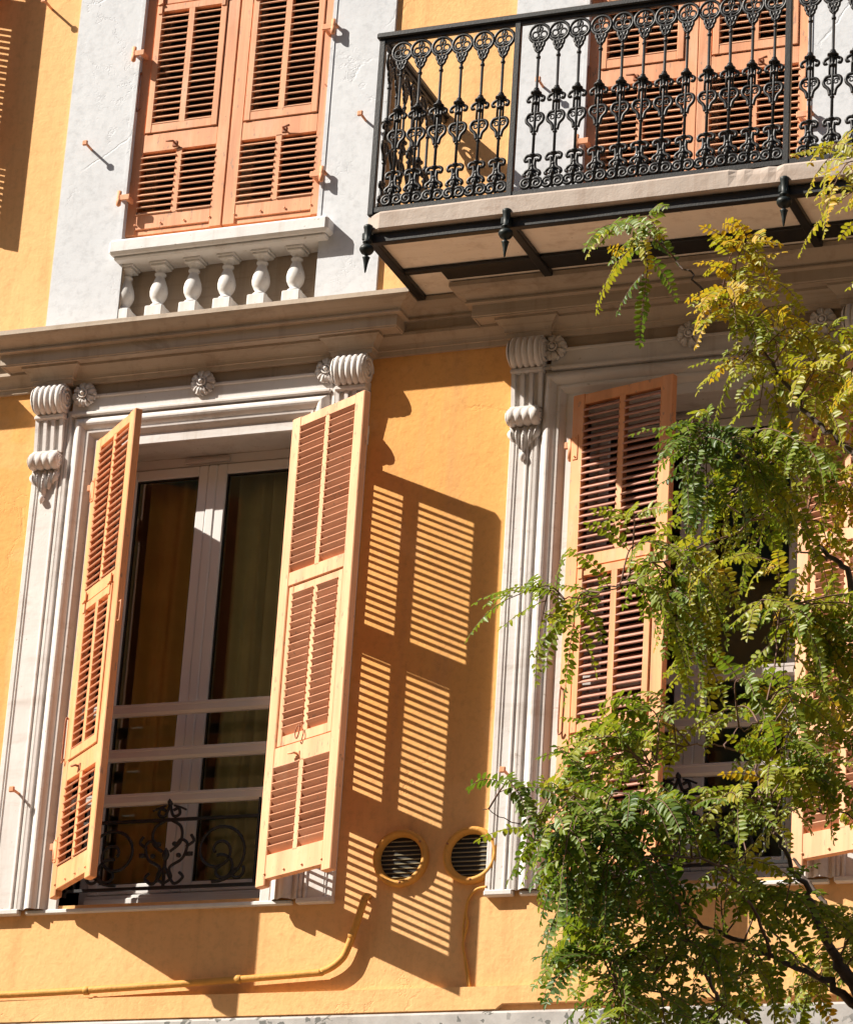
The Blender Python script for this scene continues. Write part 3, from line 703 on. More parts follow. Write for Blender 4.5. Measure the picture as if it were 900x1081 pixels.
# wrought iron guard at the foot of the lower windows
def guard(x0, x1, y=.0):
    m = MB(); z0, z1 = 5.495, 5.815; cx = (x0+x1)/2; r = .0076
    for z in (z0, z1): m.box(x0, x1, y-.007, y+.007, z-.007, z+.007)
    for xx in (x0+.01, x1-.01): m.box(xx-.007, xx+.007, y-.007, y+.007, z0-.03, z1)
    for xx in (x0+.055, x1-.055): m.box(xx-.005, xx+.005, y-.006, y+.006, z0, z1+.11)
    def tb(p, rr=r): m.tube(p, rr, 6)
    for s in (-1, 1):
        # big spiral scroll each side
        c0 = cx+s*.265; zc = (z0+z1)/2
        sp = spiral(0, 0, .148, .018, -PI*.55, PI*3.15, 52, y)
        tb([Vector((c0+s*p.x, y, zc+.005+p.z)) for p in sp])
        tb([Vector((c0+s*(.02+p.x), y, z0+.075+p.z)) for p in spiral(0,0,.072,.014, PI*.62, -PI*1.35, 26, y)])
        tb([Vector((c0+s*(.095+p.x), y, z0+.062+p.z)) for p in spiral(0,0,.040,.012, PI*.2, -PI*1.6, 18, y)])
        # heart shaped centre
        tb(smooth_path([(cx, y, z0+.02), (cx+s*.035, y, z0+.045), (cx+s*.025, y, z0+.095), (cx+s*.085, y, z0+.135), (cx+s*.105, y, z0+.20), (cx+s*.072, y, z0+.225), (cx+s*.050, y, z0+.20)], 6))
        tb(smooth_path([(cx+s*.02, y, z0+.17), (cx+s*.07, y, z0+.215), (cx+s*.065, y, z0+.285), (cx, y, z1+.005)], 6))
        tb(smooth_path([(cx+s*.10, y, z0+.19), (cx+s*.135, y, z0+.215), (cx+s*.12, y, z0+.245)], 5))
        tb(smooth_path([(cx, y, z0+.10), (cx+s*.05, y, z0+.02), (cx+s*.095, y, z0+.045), (cx+s*.075, y, z0+.07)], 6))
        tb(smooth_path([(cx, y, z1+.075), (cx+s*.020, y, z1+.02), (cx+s*.052, y, z1+.025), (cx+s*.045, y, z1+.055), (cx+s*.02, y, z1+.045)], 5))
        tb(smooth_path([(cx+s*.02, y, z1+.068), (cx+s*.05, y, z1+.06), (cx+s*.085, y, z1+.045)], 5), .005)
        for p in ((.040,.205),(.118,.155),(.065,.15)): m.lathe([(0,-.012),(.010,-.008),(.013,0),(.010,.008),(0,.012)], (cx+s*p[0], y, z0+p[1]), 10)
        m.box(cx+s*.118-.018, cx+s*.118+.018, y-.004, y+.004, z0+.145, z0+.165, bev=.002)
    m.lathe([(0,-.03),(.012,-.02),(.018,0),(.012,.02),(0,.035)], (cx, y, z0+.155), 12); m.lathe([(0,-.02),(.012,-.01),(.014,0),(.010,.015),(0,.02)], (cx, y, z1+.085), 12)
    m.box(cx-.006, cx+.006, y-.006, y+.006, z0, z0+.16)
    return part(m, 'window_guard', M['iron'])
guard(-7.205, -6.190, .03); guard(-4.795, -3.735, .03)

# curtains
def curtain(name, x0, x1, y, z0, z1, mat, label, waves, amp=.035):
    n = int((x1-x0)/.006); vs = []; ph = random.random()*6
    for i in range(n+1):
        x = lerp(x0, x1, i/n); t = i/n
        yy = y+amp*math.sin(t*waves*2*PI+ph)+amp*.5*math.sin(t*waves*4.7*PI+ph*2)
        for z in (z0, (z0+z1)/2, z1): vs.append((x+.01*math.sin(z*2+t*9), yy, z))
    m = MB(); m.add(vs, [(i*3+j, (i+1)*3+j, (i+1)*3+j+1, i*3+j+1) for i in range(n) for j in range(2)], True)
    o = m.build(name, mat, None, fix=False); 
    md = o.modifiers.new('thickness', 'SOLIDIFY'); md.thickness = .003
    return tag(o, label, 'curtain', 'curtains behind the window glass')
curtain('curtain', -7.09, -6.76, .325, 5.46, 7.72, M['curtain'], 'olive brown curtain hanging behind the left pane of the open window', 1.6, .022)
curtain('curtain', -6.63, -6.45, .335, 5.46, 7.72, M['curtain_grey'], 'grey olive curtain hanging behind the right pane, beside the middle stile', 1.3, .022)
curtain('curtain', -6.44, -6.27, .325, 5.46, 7.72, M['curtain_grey'], 'pale grey curtain hanging behind the right pane beside the wide open shutter', .8, .02)

# ------------------------------------------------------------------ round wall vents
def vent(x, z, y=0.0):
    v_ = empty('air_vent', (0,0,0), B); v_.location = -BO
    m = MB(); m.lathe([(.094,.012),(.098,-.012),(.106,-.030),(.116,-.036),(.126,-.030),(.131,-.014),(.132,.0)], (x, y, z), 48, 'y'); m.build('vent_ring', M['ochre_paint'], v_)
    m = MB(); m.lathe([(.100,.0),(0,.0)], (x, y-.0035, z), 40, 'y', smooth=False); m.build('vent_opening', M['vent_dark'], v_)
    m = MB()
    for k in range(-4, 5):
        zz = k*.0205; hw = math.sqrt(max(0, .097**2-zz*zz))
        if hw > .015: m.box(-hw, hw, -.010, .008, -.0016, .0016, M=Matrix.Translation((x, y+.0, z+zz)) @ Matrix.Rotation(R_(42), 4, 'X'))
    m.build('vent_grille', M['grille'], v_)
    for k in range(3):
        a = .6+k*2.1; m = MB(); m.lathe([(.0055,.0),(.005,-.004),(0,-.005)], (x+.116*math.cos(a), y-.034, z+.116*math.sin(a)), 8, 'y'); m.build('screw', M['rust'], v_)
vent(-5.522, 5.572); vent(-5.190, 5.572, -.0)
# ochre painted pipe and cable along the wall
m = MB(); p = smooth_path([(-11, -.035, 4.998), (-8.6, -.035, 5.000), (-7.44, -.035, 5.002), (-6.6, -.034, 5.026), (-5.93, -.034, 5.056), (-5.845, -.034, 5.066), (-5.775, -.034, 5.105), (-5.735, -.034, 5.170), (-5.672, -.034, 5.385)], 7)
m.tube(p, .0165, 12)
for t in ((-7.0, 5.010), (-6.25, 5.040), (-5.72, 5.22)): m.lathe([(.0185,-.012),(.0205,-.006),(.0205,.006),(.0185,.012)], (t[0], -.035, t[1]), 12, 'x')
m.tube([(-5.673,-.034,5.383),(-5.668,-.030,5.40),(-5.664,.0,5.405)], [.0165,.0165,.014], 12)
part(m, 'conduit_pipe', M['ochre_paint'])
m = MB(); m.tube(smooth_path([(-5.10,-.03,5.420),(-5.155,-.012,5.415),(-5.190,-.010,5.375),(-5.200,-.010,5.315),(-5.190,-.010,5.26),(-5.205,-.010,5.17),(-5.185,-.010,5.09),(-5.160,-.010,4.978)], 8), .0065, 8); m.tube(smooth_path([(-5.195,-.012,5.36),(-5.207,-.012,5.25),(-5.195,-.012,5.12),(-5.168,-.012,4.978)], 8), .005, 8)
part(m, 'cable', M['cable'])

# ------------------------------------------------------------------ balcony
BL, BR, BF = -5.590, -2.95, -.832
bal = empty('balcony', (0,0,0), B); bal.location = -BO
def bp_(mb, name, mat, **k): return mb.build(name, mat, bal, **k)
# slab with a worn, slightly uneven edge and clipped corner
zt, zb = 8.362, 8.268
n = 70; out = [(BL+.0, -.14), (BL, BF+.10), (BL+.045, BF+.028)]
front = []
for k in range(n+1):
    x = lerp(BL+.10, BR-.06, k/n); j = .0012*math.sin(x*7)+.0006*math.sin(x*17+1)
    front.append((x, BF+j))
poly = [(BL, 0), (BL, -.45), (BL+.004, BF+.13), (BL+.03, BF+.035)] + front + [(BR-.01, BF+.06), (BR, BF+.2), (BR, 0)]
m = MB(); k = len(poly); lev = [(zb, .006), (zb+.006, .0), (zb+.06, 0), (zt-.012, .0), (zt, .009)]
vs = []
for z, ins in lev:
    for (x, y) in poly:
        hole = 0
        if -3.86 < x < -3.64 and y < BF+.02 and z > zb+.03: hole = .014*(1+.4*math.sin(x*55)) * (1 if z > zb+.06 else .5)
        vs.append((x+(ins if x < BL+.09 else 0), y+(ins if y < -.5 else 0)+hole, z+.002*math.sin(x*6)*(1 if zb+.05 < z else 0)))
fs = [(a*k+i, a*k+(i+1) % k, (a+1)*k+(i+1) % k, (a+1)*k+i) for a in range(4) for i in range(k)] + [tuple(range(k))[::-1], tuple(range(4*k, 5*k))]
m.add(vs, fs[:-2], False); m.add([vs[i] for i in fs[-2]], [tuple(range(k))]); m.add([vs[i] for i in fs[-1]], [tuple(range(k))]); slab = bp_(m, 'slab', M['slab_edge'])
m = MB(); m.add([(BL+.02,0,zb-.003),(BR-.02,0,zb-.003),(BR-.02,BF+.03,zb-.003),(BL+.05,BF+.03,zb-.003)], [(0,1,2,3)]); bp_(m, 'soffit', M['slab'], fix=False)
# iron edge beam and dark strip under the slab
m = MB(); m.box(BL+.06, BR-.06, BF+.028, BF+.066, zb-.052, zb-.004, bev=.003); bp_(m, 'edge_beam', M['iron'])
m = MB(); m.box(BL+.06, BR-.1, -.425, -.385, zb-.022, zb-.004, bev=.003); m.box(-5.36, BR-.1, -.385, -.29, zb-.016, zb-.004); bp_(m, 'dark_strip', M['iron'])  # thin bar and flat plate, coloured dark to form a dark strip
PX = [-5.546, -4.882, -3.612, -2.985]
for x in PX:
    m = MB(); m.box(x-.021, x+.021, BF+.068, -.14, zb-.034, zb-.005, bev=.004); bp_(m, 'bracket', M['iron'])
# posts, rails, finials
RY = -.800
for x in PX:
    m = MB(); m.box(x-.014, x+.014, RY-.014, RY+.014, zt-.008, 9.262, bev=.003); bp_(m, 'post', M['iron'])
    m = MB(); m.box(x-.02, x+.02, RY-.040, RY+.03, zb-.050, zb-.012, bev=.004)
    m.lathe([(0,-.212),(.004,-.205),(.009,-.170),(.015,-.140),(.018,-.134),(.008,-.128),(.009,-.120),(.025,-.112),(.033,-.099),(.034,-.091),(.028,-.079),(.012,-.072),(.012,-.066),(.021,-.062),(.021,-.055),(.015,-.050),(.017,-.02),(.019,.006),(.022,.014),(.021,.022),(.013,.028),(0,.030)], (x+.004, RY-.028, zb-.0), 16); bp_(m, 'finial', M['green_iron'])
m = MB(); m.box(BL+.018, BR-.018, RY-.026, RY+.022, 9.258, 9.288, bev=.006); bp_(m, 'handrail', M['iron'])
for za, zb_ in ((zt+.004, zt+.030), (9.238, 9.2575)):
    m = MB(); m.box(PX[0], PX[-1], RY-.010, RY+.010, za, zb_, bev=.002); bp_(m, 'flat_bar', M['iron'])
for xs_ in (PX[0], PX[-1]):
    m = MB(); m.box(xs_-.024, xs_+.024, RY+.022, .0, 9.258, 9.288, bev=.006); bp_(m, 'handrail', M['iron'])
    for za, zb_ in ((zt+.004, zt+.030), (9.238, 9.2575)):
        m = MB(); m.box(xs_-.010, xs_+.010, RY+.0145, .0, za, zb_); bp_(m, 'flat_bar', M['iron'])
def cast_baluster():
    """cast iron panel of rings, rods, scrolls and volutes; local x across, z up from the bottom bar"""
    m = MB(); r = .0086; U = .00117; H = 725
    def Z(p): return (H-p)*U            # p: units down from the top
    def tb(p, rr=r, n=6): m.tube([Vector(q) for q in p], rr, n)
    def P(x, p, y=0): return (x*U, y, Z(p))
    # ring with trefoil
    ring(m, 0, 0, Z(46), 41*U, r*.9, 22, 6)
    ring(m, 0, 0, Z(26), 11*U, .0050, 10, 5)
    for s in (-1, 1):
        ring(m, s*17*U, 0, Z(50), 13*U, .0052, 10, 5)
        tb(smooth_path([P(0,62), P(s*10,72), P(s*26,66), P(s*30,52)], 4), .0068)
        tb(smooth_path([P(s*20,84), P(s*19,98), P(s*10,106), P(s*4,94), P(s*11,90)], 4), .0074)
        tb(smooth_path([P(s*12,104), P(s*13,114), P(s*5,124)], 4), .0074)
        # capital scrolls
        tb(smooth_path([P(0,312), P(s*20,318), P(s*33,328), P(s*30,341), P(s*21,338)], 4), .0082)
        tb([P(s*12,300,0), P(s*12,392,0)], .0056)
        # heart
        tb(smooth_path([P(s*6,394), P(s*24,397), P(s*34,411), P(s*31,430), P(s*15,448), P(s*9,474)], 5), .0082)
        tb([(p.x*1, 0, p.z) for p in [Vector((s*(15*U+q.x), 0, Z(418)+q.z)) for q in spiral(0,0,13*U,4*U,PI*.1,PI*2.4,14)]], .0042)
        # lower capital
        tb(smooth_path([P(0,578), P(s*18,574), P(s*31,584), P(s*27,598), P(s*16,594)], 4), .0082)
        tb(smooth_path([P(s*12,590), P(s*9,612), P(s*13,634), P(s*27,644), P(s*32,656), P(s*24,660)], 5), .0088)
        tb([Vector((s*(22*U+q.x), 0, Z(695)+q.z)) for q in spiral(0,0,24*U,5*U,PI*.75,-PI*2.6,30)], .0082)
        tb(smooth_path([P(0,650), P(s*8,664), P(s*10,690), P(s*4,712)], 4), .0060)
        tb(smooth_path([P(0,640), P(s*12,648), P(s*16,662)], 4), .0068)
    tb([P(0,12), P(0,36)], .0055); tb([P(0,60), P(0,720)], .0070, 8)
    def disc(p, R, h): m.lathe([(0,-h*.5*U),(R*U,-h*.35*U),(R*U,h*.35*U),(0,h*.5*U)], (0,0,Z(p)), 12)
    for p, R, h in ((128,8,8),(150,9,12),(288,10,8),(296,13,10),(306,22,7),(350,14,7),(482,9,8),(572,12,8),(620,10,8),(640,13,6)): disc(p, R, h)
    m.lathe([(.007,Z(283)),(.010,Z(290)),(.014,Z(298)),(.016,Z(306)),(.010,Z(314)),(.008,Z(335))], (0,0,0), 12)
    m.lathe([(.008,Z(612)),(.010,Z(640)),(.014,Z(658)),(.008,Z(664))], (0,0,0), 12)
    return m
b0 = bp_(cast_baluster(), 'baluster', M['iron'])
spots = [(-5.452+.1004*k, RY, 0) for k in range(6)] + [(-4.783+.1006*k, RY, 0) for k in range(12)] + [(-3.513+.1006*k, RY, 0) for k in range(5)]
spots += [(PX[0], -.700+.1*k, PI/2) for k in range(7)] + [(PX[-1], -.700+.1*k, PI/2) for k in range(7)]
for i, (x, y, a) in enumerate(spots):
    o = b0 if i == 0 else b0.copy()
    if i: col.objects.link(o); o.parent = bal
    o.location = (x+random.uniform(-.002,.002), y, zt+.026); o.rotation_euler = (0, random.gauss(0,.004), a+random.gauss(0,.05))

# ------------------------------------------------------------------ the house across the street (seen only as a reflection; set close to cut sky and bounce light)
O = empty('apartment_building', (-6, -21, 0)); tag(O, 'plain yellow building across the street, mirrored dimly in the window glass', 'building')
def op(mb, name, mat): 
    o = mb.build(name, mat, O); o.location = (6, 21, 0); return o
m = MB(); m.box(-34, 16, -29, -21, 0, 22); m.box(-34, 16, -21.0, -20.7, 21.4, 21.9); op(m, 'wall', M['street_wall'])
for ix in range(-13, 6):
    for z in (4.8, 8.2, 11.6, 15.0, 18.4):
        m = MB(); x = ix*2.5
        m.box(x-.55, x+.55, -21.0, -20.93, z, z+2.2); op(m, 'shutter', M['opp_shutter'])
BRANCHES = [
 [(-1.348,-6.5,2.426,0.032),(-1.415,-6.54,2.698,0.0243),(-1.542,-6.58,2.96,0.0208),(-1.652,-6.62,3.13,0.018),(-1.745,-6.66,3.282,0.0156),(-1.776,-6.7,3.332,0.0104),(-1.778,-6.74,3.35,0.0089),(-1.794,-6.78,3.393,0.0075),(-1.807,-6.82,3.443,0.0062),(-1.827,-6.86,3.489,0.0049),(-1.851,-6.9,3.546,0.0037)],
 [(-1.56,-6.5,2.976,0.016),(-1.665,-6.486,3.22,0.0122),(-1.763,-6.471,3.391,0.0104),(-1.799,-6.457,3.435,0.007),(-1.841,-6.443,3.493,0.006),(-1.882,-6.429,3.541,0.0052),(-1.919,-6.414,3.584,0.0044),(-1.949,-6.4,3.639,0.0037)],
 [(-1.461,-6.5,2.8,0.016),(-1.605,-6.567,3.101,0.0121),(-1.751,-6.633,3.253,0.0102),(-1.811,-6.7,3.293,0.0068),(-1.889,-6.767,3.319,0.0059),(-1.952,-6.833,3.34,0.005),(-2.015,-6.9,3.369,0.0042),(-2.047,-6.967,3.429,0.0035),(-2.097,-7.033,3.437,0.0028),(-2.146,-7.1,3.412,0.0022)],
 [(-1.679,-6.9,2.993,0.0072),(-1.803,-6.95,3.079,0.0056),(-1.915,-7.0,3.164,0.0048),(-1.94,-7.05,3.207,0.0033),(-1.971,-7.1,3.292,0.0029),(-1.984,-7.15,3.357,0.0025),(-1.994,-7.2,3.398,0.0022)],
 [(-1.423,-6.5,2.705,0.0208),(-1.566,-6.475,3.14,0.0154),(-1.698,-6.45,3.625,0.013),(-1.783,-6.425,4.029,0.011),(-1.833,-6.4,4.285,0.0072),(-1.878,-6.375,4.348,0.0061),(-1.919,-6.35,4.395,0.005),(-1.967,-6.325,4.462,0.004),(-2.002,-6.3,4.527,0.0031)],
 [(-1.89,-6.33,4.365,0.0037),(-1.91,-6.353,4.363,0.0027),(-1.933,-6.377,4.365,0.0022),(-1.965,-6.4,4.362,0.0019)],
 [(-1.572,-6.45,3.146,0.0176),(-1.631,-6.429,3.735,0.0136),(-1.715,-6.408,4.3,0.0117),(-1.788,-6.388,4.522,0.0102),(-1.839,-6.367,4.612,0.0069),(-1.925,-6.346,4.7,0.0061),(-1.99,-6.325,4.78,0.0053),(-2.068,-6.304,4.903,0.0045),(-2.142,-6.283,5.007,0.0038),(-2.227,-6.263,5.093,0.0032),(-2.283,-6.242,5.168,0.0025),(-2.341,-6.221,5.238,0.0019),(-2.4,-6.2,5.333,0.0014)],
 [(-1.988,-6.35,4.507,0.0031),(-2.079,-6.458,4.402,0.0025),(-2.179,-6.567,4.312,0.0022),(-2.243,-6.675,4.242,0.0019),(-2.245,-6.783,4.169,0.0017),(-2.255,-6.892,4.105,0.0015),(-2.298,-7.0,4.054,0.0014)],
 [(-1.851,-6.9,3.546,0.0037),(-1.885,-6.88,3.614,0.0028),(-1.91,-6.86,3.712,0.0024),(-1.896,-6.84,3.835,0.0021),(-1.876,-6.82,3.984,0.0018),(-1.875,-6.8,4.081,0.0016)],
 [(-1.851,-6.9,3.284,0.0043),(-1.874,-6.967,3.369,0.0033),(-1.906,-7.033,3.421,0.0028),(-1.957,-7.1,3.444,0.0024),(-2.025,-7.167,3.438,0.0021),(-2.105,-7.233,3.482,0.0018),(-2.153,-7.3,3.504,0.0016)],
 [(-1.819,-6.4,3.785,0.0031),(-1.9,-6.5,3.803,0.0024),(-1.947,-6.6,3.807,0.0021),(-2.025,-6.7,3.802,0.0018),(-2.058,-6.8,3.779,0.0016),(-2.099,-6.9,3.723,0.0014),(-2.107,-7.0,3.661,0.0012)],
 [(-1.965,-6.9,3.736,0.0019),(-1.945,-6.867,3.783,0.0015),(-1.903,-6.833,3.808,0.0014),(-1.882,-6.8,3.821,0.0012)],
 [(-1.808,-6.7,3.643,0.0025),(-1.843,-6.667,3.717,0.002),(-1.879,-6.633,3.793,0.0017),(-1.899,-6.6,3.848,0.0016)],
 [(-1.705,-6.45,4.284,0.0112),(-1.662,-6.46,4.692,0.0074),(-1.684,-6.47,4.999,0.0056),(-1.752,-6.48,5.247,0.0043),(-1.807,-6.49,5.311,0.0024),(-1.85,-6.5,5.299,0.0016)],
 [(-2.146,-7.1,3.412,0.0022),(-2.211,-7.15,3.441,0.0016),(-2.277,-7.2,3.479,0.0013),(-2.3,-7.25,3.49,0.0011),(-2.348,-7.3,3.507,0.0009)],
 [(-1.784,-6.8,3.267,0.0031),(-1.864,-6.75,3.344,0.0024),(-1.942,-6.7,3.441,0.002),(-1.979,-6.65,3.539,0.0018),(-2.007,-6.6,3.639,0.0016)],
 [(-1.984,-7.0,3.342,0.0025),(-1.991,-7.067,3.268,0.0018),(-2.027,-7.133,3.195,0.0015),(-2.082,-7.2,3.142,0.0016)],
 [(-1.974,-6.3,4.473,0.0025),(-2.055,-6.4,4.564,0.0018),(-2.095,-6.5,4.598,0.0015),(-2.122,-6.6,4.595,0.0012)],
 [(-2.083,-6.25,4.928,0.0019),(-2.042,-6.233,4.948,0.0014),(-1.975,-6.217,4.924,0.0011),(-1.897,-6.2,4.849,0.0009)],
]
CLUSTERS = [   # centre, radii across / in depth / up, twigs, how yellow
 ((-2.397, -6.263, 5.269), (0.08, 0.22, 0.041), 4, 0.35),
 ((-2.106, -6.273, 5.128), (0.068, 0.22, 0.037), 4, 0.68),
 ((-2.114, -6.315, 5.017), (0.073, 0.22, 0.047), 5, 0.62),
 ((-2.098, -6.279, 4.894), (0.086, 0.22, 0.068), 8, 0.5),
 ((-2.007, -6.186, 4.95), (0.073, 0.22, 0.051), 4, 0.6),
 ((-2.103, -6.604, 4.519), (0.07, 0.22, 0.064), 7, 0.12),
 ((-1.978, -6.517, 4.59), (0.1, 0.22, 0.076), 8, 0.42),
 ((-1.941, -6.265, 4.786), (0.06, 0.22, 0.071), 5, 0.6),
 ((-2.171, -6.624, 4.265), (0.055, 0.22, 0.059), 5, 0.45),
 ((-2.226, -6.739, 4.317), (0.033, 0.22, 0.019), 2, 0.45),
 ((-2.151, -6.339, 4.486), (0.094, 0.22, 0.069), 7, 0.4),
 ((-1.959, -6.332, 4.473), (0.084, 0.22, 0.094), 6, 0.55),
 ((-2.175, -6.594, 4.118), (0.047, 0.22, 0.081), 6, 0.48),
 ((-1.903, -6.806, 4.068), (0.045, 0.22, 0.079), 3, 0.5),
 ((-1.827, -6.787, 4.027), (0.058, 0.22, 0.078), 5, 0.55),
 ((-1.817, -6.509, 4.1), (0.044, 0.22, 0.129), 5, 0.55),
 ((-2.203, -6.968, 3.726), (0.072, 0.22, 0.051), 8, 0.3),
 ((-2.129, -6.812, 3.802), (0.045, 0.22, 0.039), 3, 0.42),
 ((-1.915, -6.828, 3.817), (0.093, 0.22, 0.051), 6, 0.42),
 ((-1.869, -6.542, 3.905), (0.078, 0.22, 0.079), 9, 0.55),
 ((-2.242, -7.159, 3.507), (0.054, 0.22, 0.038), 6, 0.25),
 ((-2.14, -7.205, 3.391), (0.075, 0.22, 0.068), 11, 0.08),
 ((-2.154, -7.171, 3.46), (0.075, 0.22, 0.049), 6, 0.18),
 ((-2.035, -7.145, 3.522), (0.09, 0.22, 0.064), 9, 0.3),
 ((-1.912, -6.928, 3.6), (0.08, 0.22, 0.052), 5, 0.35),
 ((-1.811, -6.779, 3.649), (0.075, 0.22, 0.063), 7, 0.5),
 ((-2.233, -7.012, 3.348), (0.05, 0.22, 0.046), 4, 0.2),
 ((-2.005, -7.157, 3.341), (0.08, 0.22, 0.05), 6, 0.3),
 ((-1.891, -6.914, 3.421), (0.082, 0.22, 0.061), 6, 0.3),
 ((-1.821, -6.689, 3.417), (0.067, 0.22, 0.062), 5, 0.4),
 ((-2.01, -6.999, 3.226), (0.098, 0.22, 0.049), 9, 0.3),
 ((-1.907, -6.666, 3.294), (0.109, 0.22, 0.051), 9, 0.35),
 ((-2.084, -7.225, 3.163), (0.051, 0.22, 0.038), 4, 0.25),
 ((-2.36, -6.928, 4.069), (0.046, 0.22, 0.031), 4, 0.25),
 ((-1.834, -6.513, 5.214), (0.034, 0.22, 0.071), 4, 0.7),
 ((-1.876, -6.283, 4.58), (0.028, 0.22, 0.069), 3, 0.6),
 ((-1.707, -6.369, 4.816), (0.091, 0.22, 0.209), 14, 0.6),
 ((-1.622, -6.522, 4.061), (0.103, 0.22, 0.24), 20, 0.5),
 ((-1.629, -6.559, 3.414), (0.099, 0.22, 0.179), 16, 0.4),
 ((-1.662, -6.968, 3.004), (0.186, 0.22, 0.082), 14, 0.4),
 ((-1.612, -6.363, 3.153), (0.134, 0.22, 0.118), 10, 0.4),
 ((-1.714, -6.495, 5.245), (0.055, 0.22, 0.107), 5, 0.6),
 ((-1.99, -7.17, 3.042), (0.126, 0.22, 0.054), 8, 0.3),
]

# ------------------------------------------------------------------ street tree with feathery leaves
M['bark'] = plain('dark_bark', (.075,.052,.042), .85, 0, .3, 40, .5)
M['twig'] = plain('reddish_twig', (.16,.085,.06), .7, 0, .25, 30, .2)
def leafmat():
    m, nt, b, out = newmat('leaflets')
    at = N(nt, 'ShaderNodeAttribute', attribute_name='tint')
    r = ramp(nt, at.outputs['Fac'], [(0, (.055,.105,.018)), (.35, (.145,.205,.024)), (.65, (.25,.265,.028)), (.9, (.34,.30,.03)), (1, (.44,.29,.03))])
    nt.links.new(r.outputs[0], b.inputs['Base Color']); b.inputs['Roughness'].default_value = .42; b.inputs['Specular IOR Level'].default_value = .26
    tr = N(nt, 'ShaderNodeBsdfTranslucent'); c = mix(nt, 1.0, r.outputs[0], (1.5,1.5,.7), 'MULTIPLY'); nt.links.new(c, tr.inputs[0])
    ms = N(nt, 'ShaderNodeMixShader'); ms.inputs[0].default_value = .36
    nt.links.new(b.outputs[0], ms.inputs[1]); nt.links.new(tr.outputs[0], ms.inputs[2]); nt.links.new(ms.outputs[0], out.inputs[0]); return m
M['leaf'] = leafmat()
rng = random.Random(11)
TB = Vector(BRANCHES[0][0][:3])
base = Vector((TB.x+.12, TB.y, .12))
tree = empty('street_tree', base); tag(tree, 'young street tree with drooping feathery leaves standing in front of the right window', 'tree')
def tpart(mb, name, mat, **k): o = mb.build(name, mat, tree, **k); o.location = -base; return o
m = MB(); p = smooth_path([base, (base.x-.02, base.y, .5), (TB.x+.07, TB.y, TB.z*.6), TB], 6); m.tube(p, [lerp(.085, .050, i/(len(p)-1))+(.03 if i == 0 else 0) for i in range(len(p))], 14)
tpart(m, 'trunk', M['bark'])
net = []
for br in BRANCHES:
    pts = smooth_path([q[:3] for q in br], 5); rr = []
    for i in range(len(br)-1):
        for k in range(5): rr.append(lerp(br[i][3], br[i+1][3], k/5))
    rr.append(br[-1][3])
    pts = [p+Vector((rng.gauss(0,.0035), rng.gauss(0,.004), rng.gauss(0,.0035))) for p in pts]
    m = MB(); m.tube(pts, rr, 8); tpart(m, 'branch', M['bark'] if br[0][3] > .008 else M['twig'])
    net += pts
LV = []; LF = []; TINT = []
def leaflet(p, d, nrm, L, W_, t):
    """folded oval leaflet from p along d"""
    s = d.cross(nrm).normalized(); up = s.cross(d).normalized(); o = len(LV)
    mid = [(0,0),(.5,.02),(1,-.10)]
    LV.extend([p, p+d*L*.32-up*L*.05, p+d*L*.68-up*L*.07, p+d*L*.98-up*L*.14])
    for sg in (-1, 1): LV.extend([p+d*L*.22+s*sg*W_*.42+up*W_*.12, p+d*L*.55+s*sg*W_*.5+up*W_*.10, p+d*L*.85+s*sg*W_*.30])
    LF.extend([(o,o+1,o+4),(o+1,o+2,o+5,o+4),(o+2,o+3,o+6,o+5),(o,o+7,o+1),(o+1,o+7,o+8,o+2),(o+2,o+8,o+9,o+3)])
    TINT.extend([t]*10)
def leaf(mb, p, d0, L, t):
    """pinnate leaf: a drooping rachis with rows of leaflets"""
    n = max(5, int(L/.0112)); d = d0.normalized(); pts = [p.copy()]; step = L/n; g = rng.uniform(.05, .15)
    for i in range(n):
        d = (d+Vector((0,0,-g))+Vector((rng.gauss(0,.02), rng.gauss(0,.02), 0))).normalized(); pts.append(pts[-1]+d*step)
    mb.tube(pts, [lerp(.0012, .0006, i/n) for i in range(n+1)], 3, caps=False)
    # leaf blades turn towards the light
    pref = (SUN*1.0+Vector((0,0,.35))+Vector((rng.gauss(0,.45), rng.gauss(-.1,.45), rng.gauss(0,.35)))).normalized()
    for i in range(1, n+1):
        tg = (pts[i]-pts[i-1]).normalized(); sd = tg.cross(pref)
        if sd.length < .05: sd = tg.orthogonal()
        sd.normalize(); nr = sd.cross(tg).normalized()
        if nr.dot(pref) < 0: nr = -nr
        f = i/n; sz = (.62+.5*math.sin(PI*min(1, f*1.05)))*rng.uniform(.75, 1.2)*.0160+.0045
        for sg in (-1, 1):
            dv = (sd*sg*rng.uniform(.85,1.05)+tg*rng.uniform(.25,.5)+nr*rng.gauss(-.2,.26)).normalized()
            leaflet(pts[i]+tg*rng.uniform(-.002,.002), dv, nr, sz, sz*.50, min(1, max(0, t+rng.gauss(0,.09))))
    leaflet(pts[-1], d, nr, .016, .007, t)
tw = MB(); mb = MB()
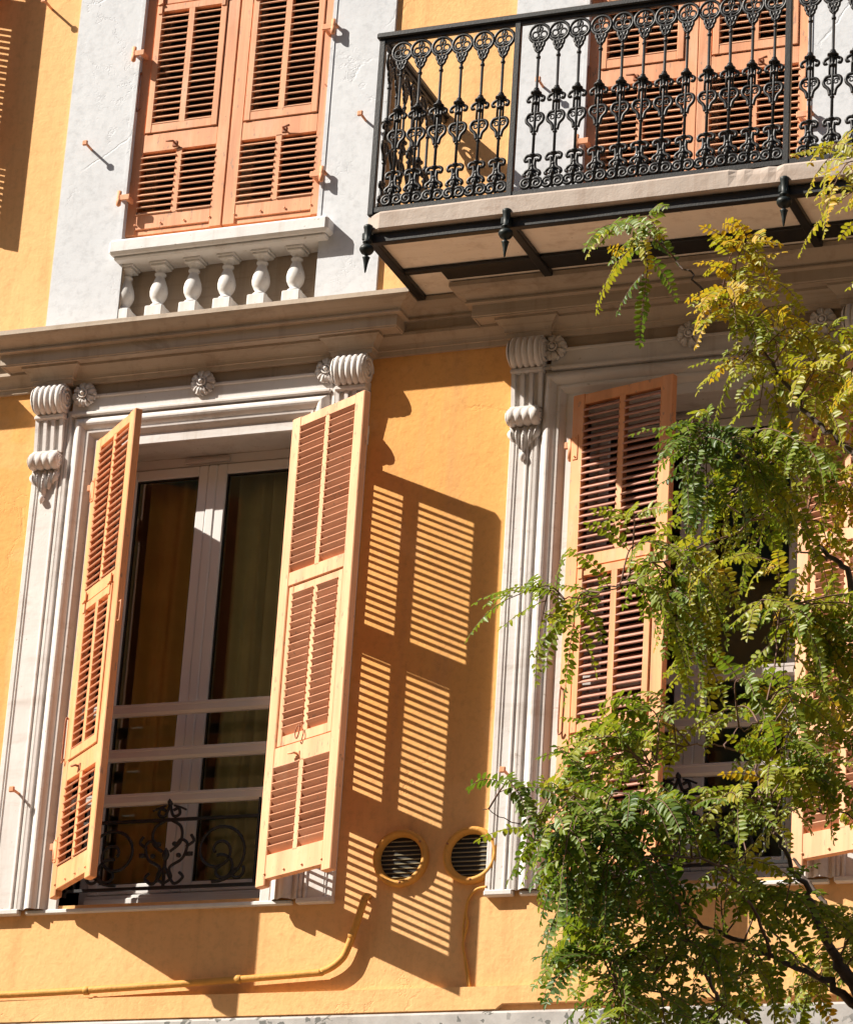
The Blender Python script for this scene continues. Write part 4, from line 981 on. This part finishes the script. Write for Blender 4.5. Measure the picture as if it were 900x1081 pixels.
for (c, rad, n, t0) in CLUSTERS:
    c = Vector(c)
    for k in range(n):
        while True:
            q = Vector((rng.uniform(-1,1), rng.uniform(-1,1), rng.uniform(-1,1)))
            if q.length < 1: break
        e = c+Vector((q.x*rad[0], q.y*rad[1], q.z*rad[2]))
        # start at a branch point that is near, and not above the end by much
        st = min(net, key=lambda a: (a-e).length+rng.random()*.04)
        v = e-st; Lt = v.length
        if Lt > .34: st = e-v.normalized()*.30+Vector((0,0,.03)); v = e-st; Lt = v.length
        if Lt < .10: e = st+(v.normalized() if Lt > 1e-4 else Vector((1,0,0)))*.12; v = e-st; Lt = .12
        mid = (st+e)/2+Vector((rng.gauss(0,.012), rng.gauss(0,.012), .025+.08*Lt))
        pts = smooth_path([st, mid, e], 6); tw.tube(pts, [lerp(.0022, .001, i/(len(pts)-1)) for i in range(len(pts))], 5)
        nl = max(4, int(Lt/.021)); tt = min(1, max(0, t0+.04+rng.gauss(0,.15)))
        for j in range(nl):
            f = lerp(.22, 1, (j+.5)/nl); x = f*(len(pts)-1); i0 = min(int(x), len(pts)-2); p = pts[i0].lerp(pts[i0+1], x-i0)
            tg = (pts[i0+1]-pts[i0]).normalized(); sd = tg.cross(Vector((0,0,1)))
            if sd.length < .1: sd = Vector((1,0,0))
            sd = Matrix.Rotation(rng.uniform(-.7,.7), 3, tg) @ sd.normalized()
            d = tg*rng.uniform(.25,.8)+sd*(1 if j % 2 else -1)*rng.uniform(.6,1)+Vector((rng.gauss(0,.12), rng.gauss(0,.12), rng.uniform(-.1,.35)))
            leaf(mb, p, d, rng.uniform(.065,.135)*(1 if t0 < .7 else .85), min(1, max(0, tt+rng.gauss(0,.05)+(.40 if rng.random() < .05 else 0))))
        leaf(mb, pts[-1], (pts[-1]-pts[-2])+Vector((0,0,.0)), rng.uniform(.11,.18), tt)
tpart(tw, 'twig', M['twig'], fix=False)['kind'] = 'stuff'
no = len(LV); 
me = bpy.data.meshes.new('crown'); o_ = len(LV)
me.from_pydata([tuple(v) for v in LV], [], LF)
a = me.attributes.new('tint', 'FLOAT', 'POINT'); a.data.foreach_set('value', TINT)
me.polygons.foreach_set('use_smooth', [True]*len(LF)); me.materials.append(M['leaf'])
cr = bpy.data.objects.new('crown', me); col.objects.link(cr); cr.parent = tree; cr.location = -base
st_ = tpart(mb, 'leaf_stalk', M['twig'], fix=False); st_['kind'] = 'stuff'
print('leaves', len(LF)//6)
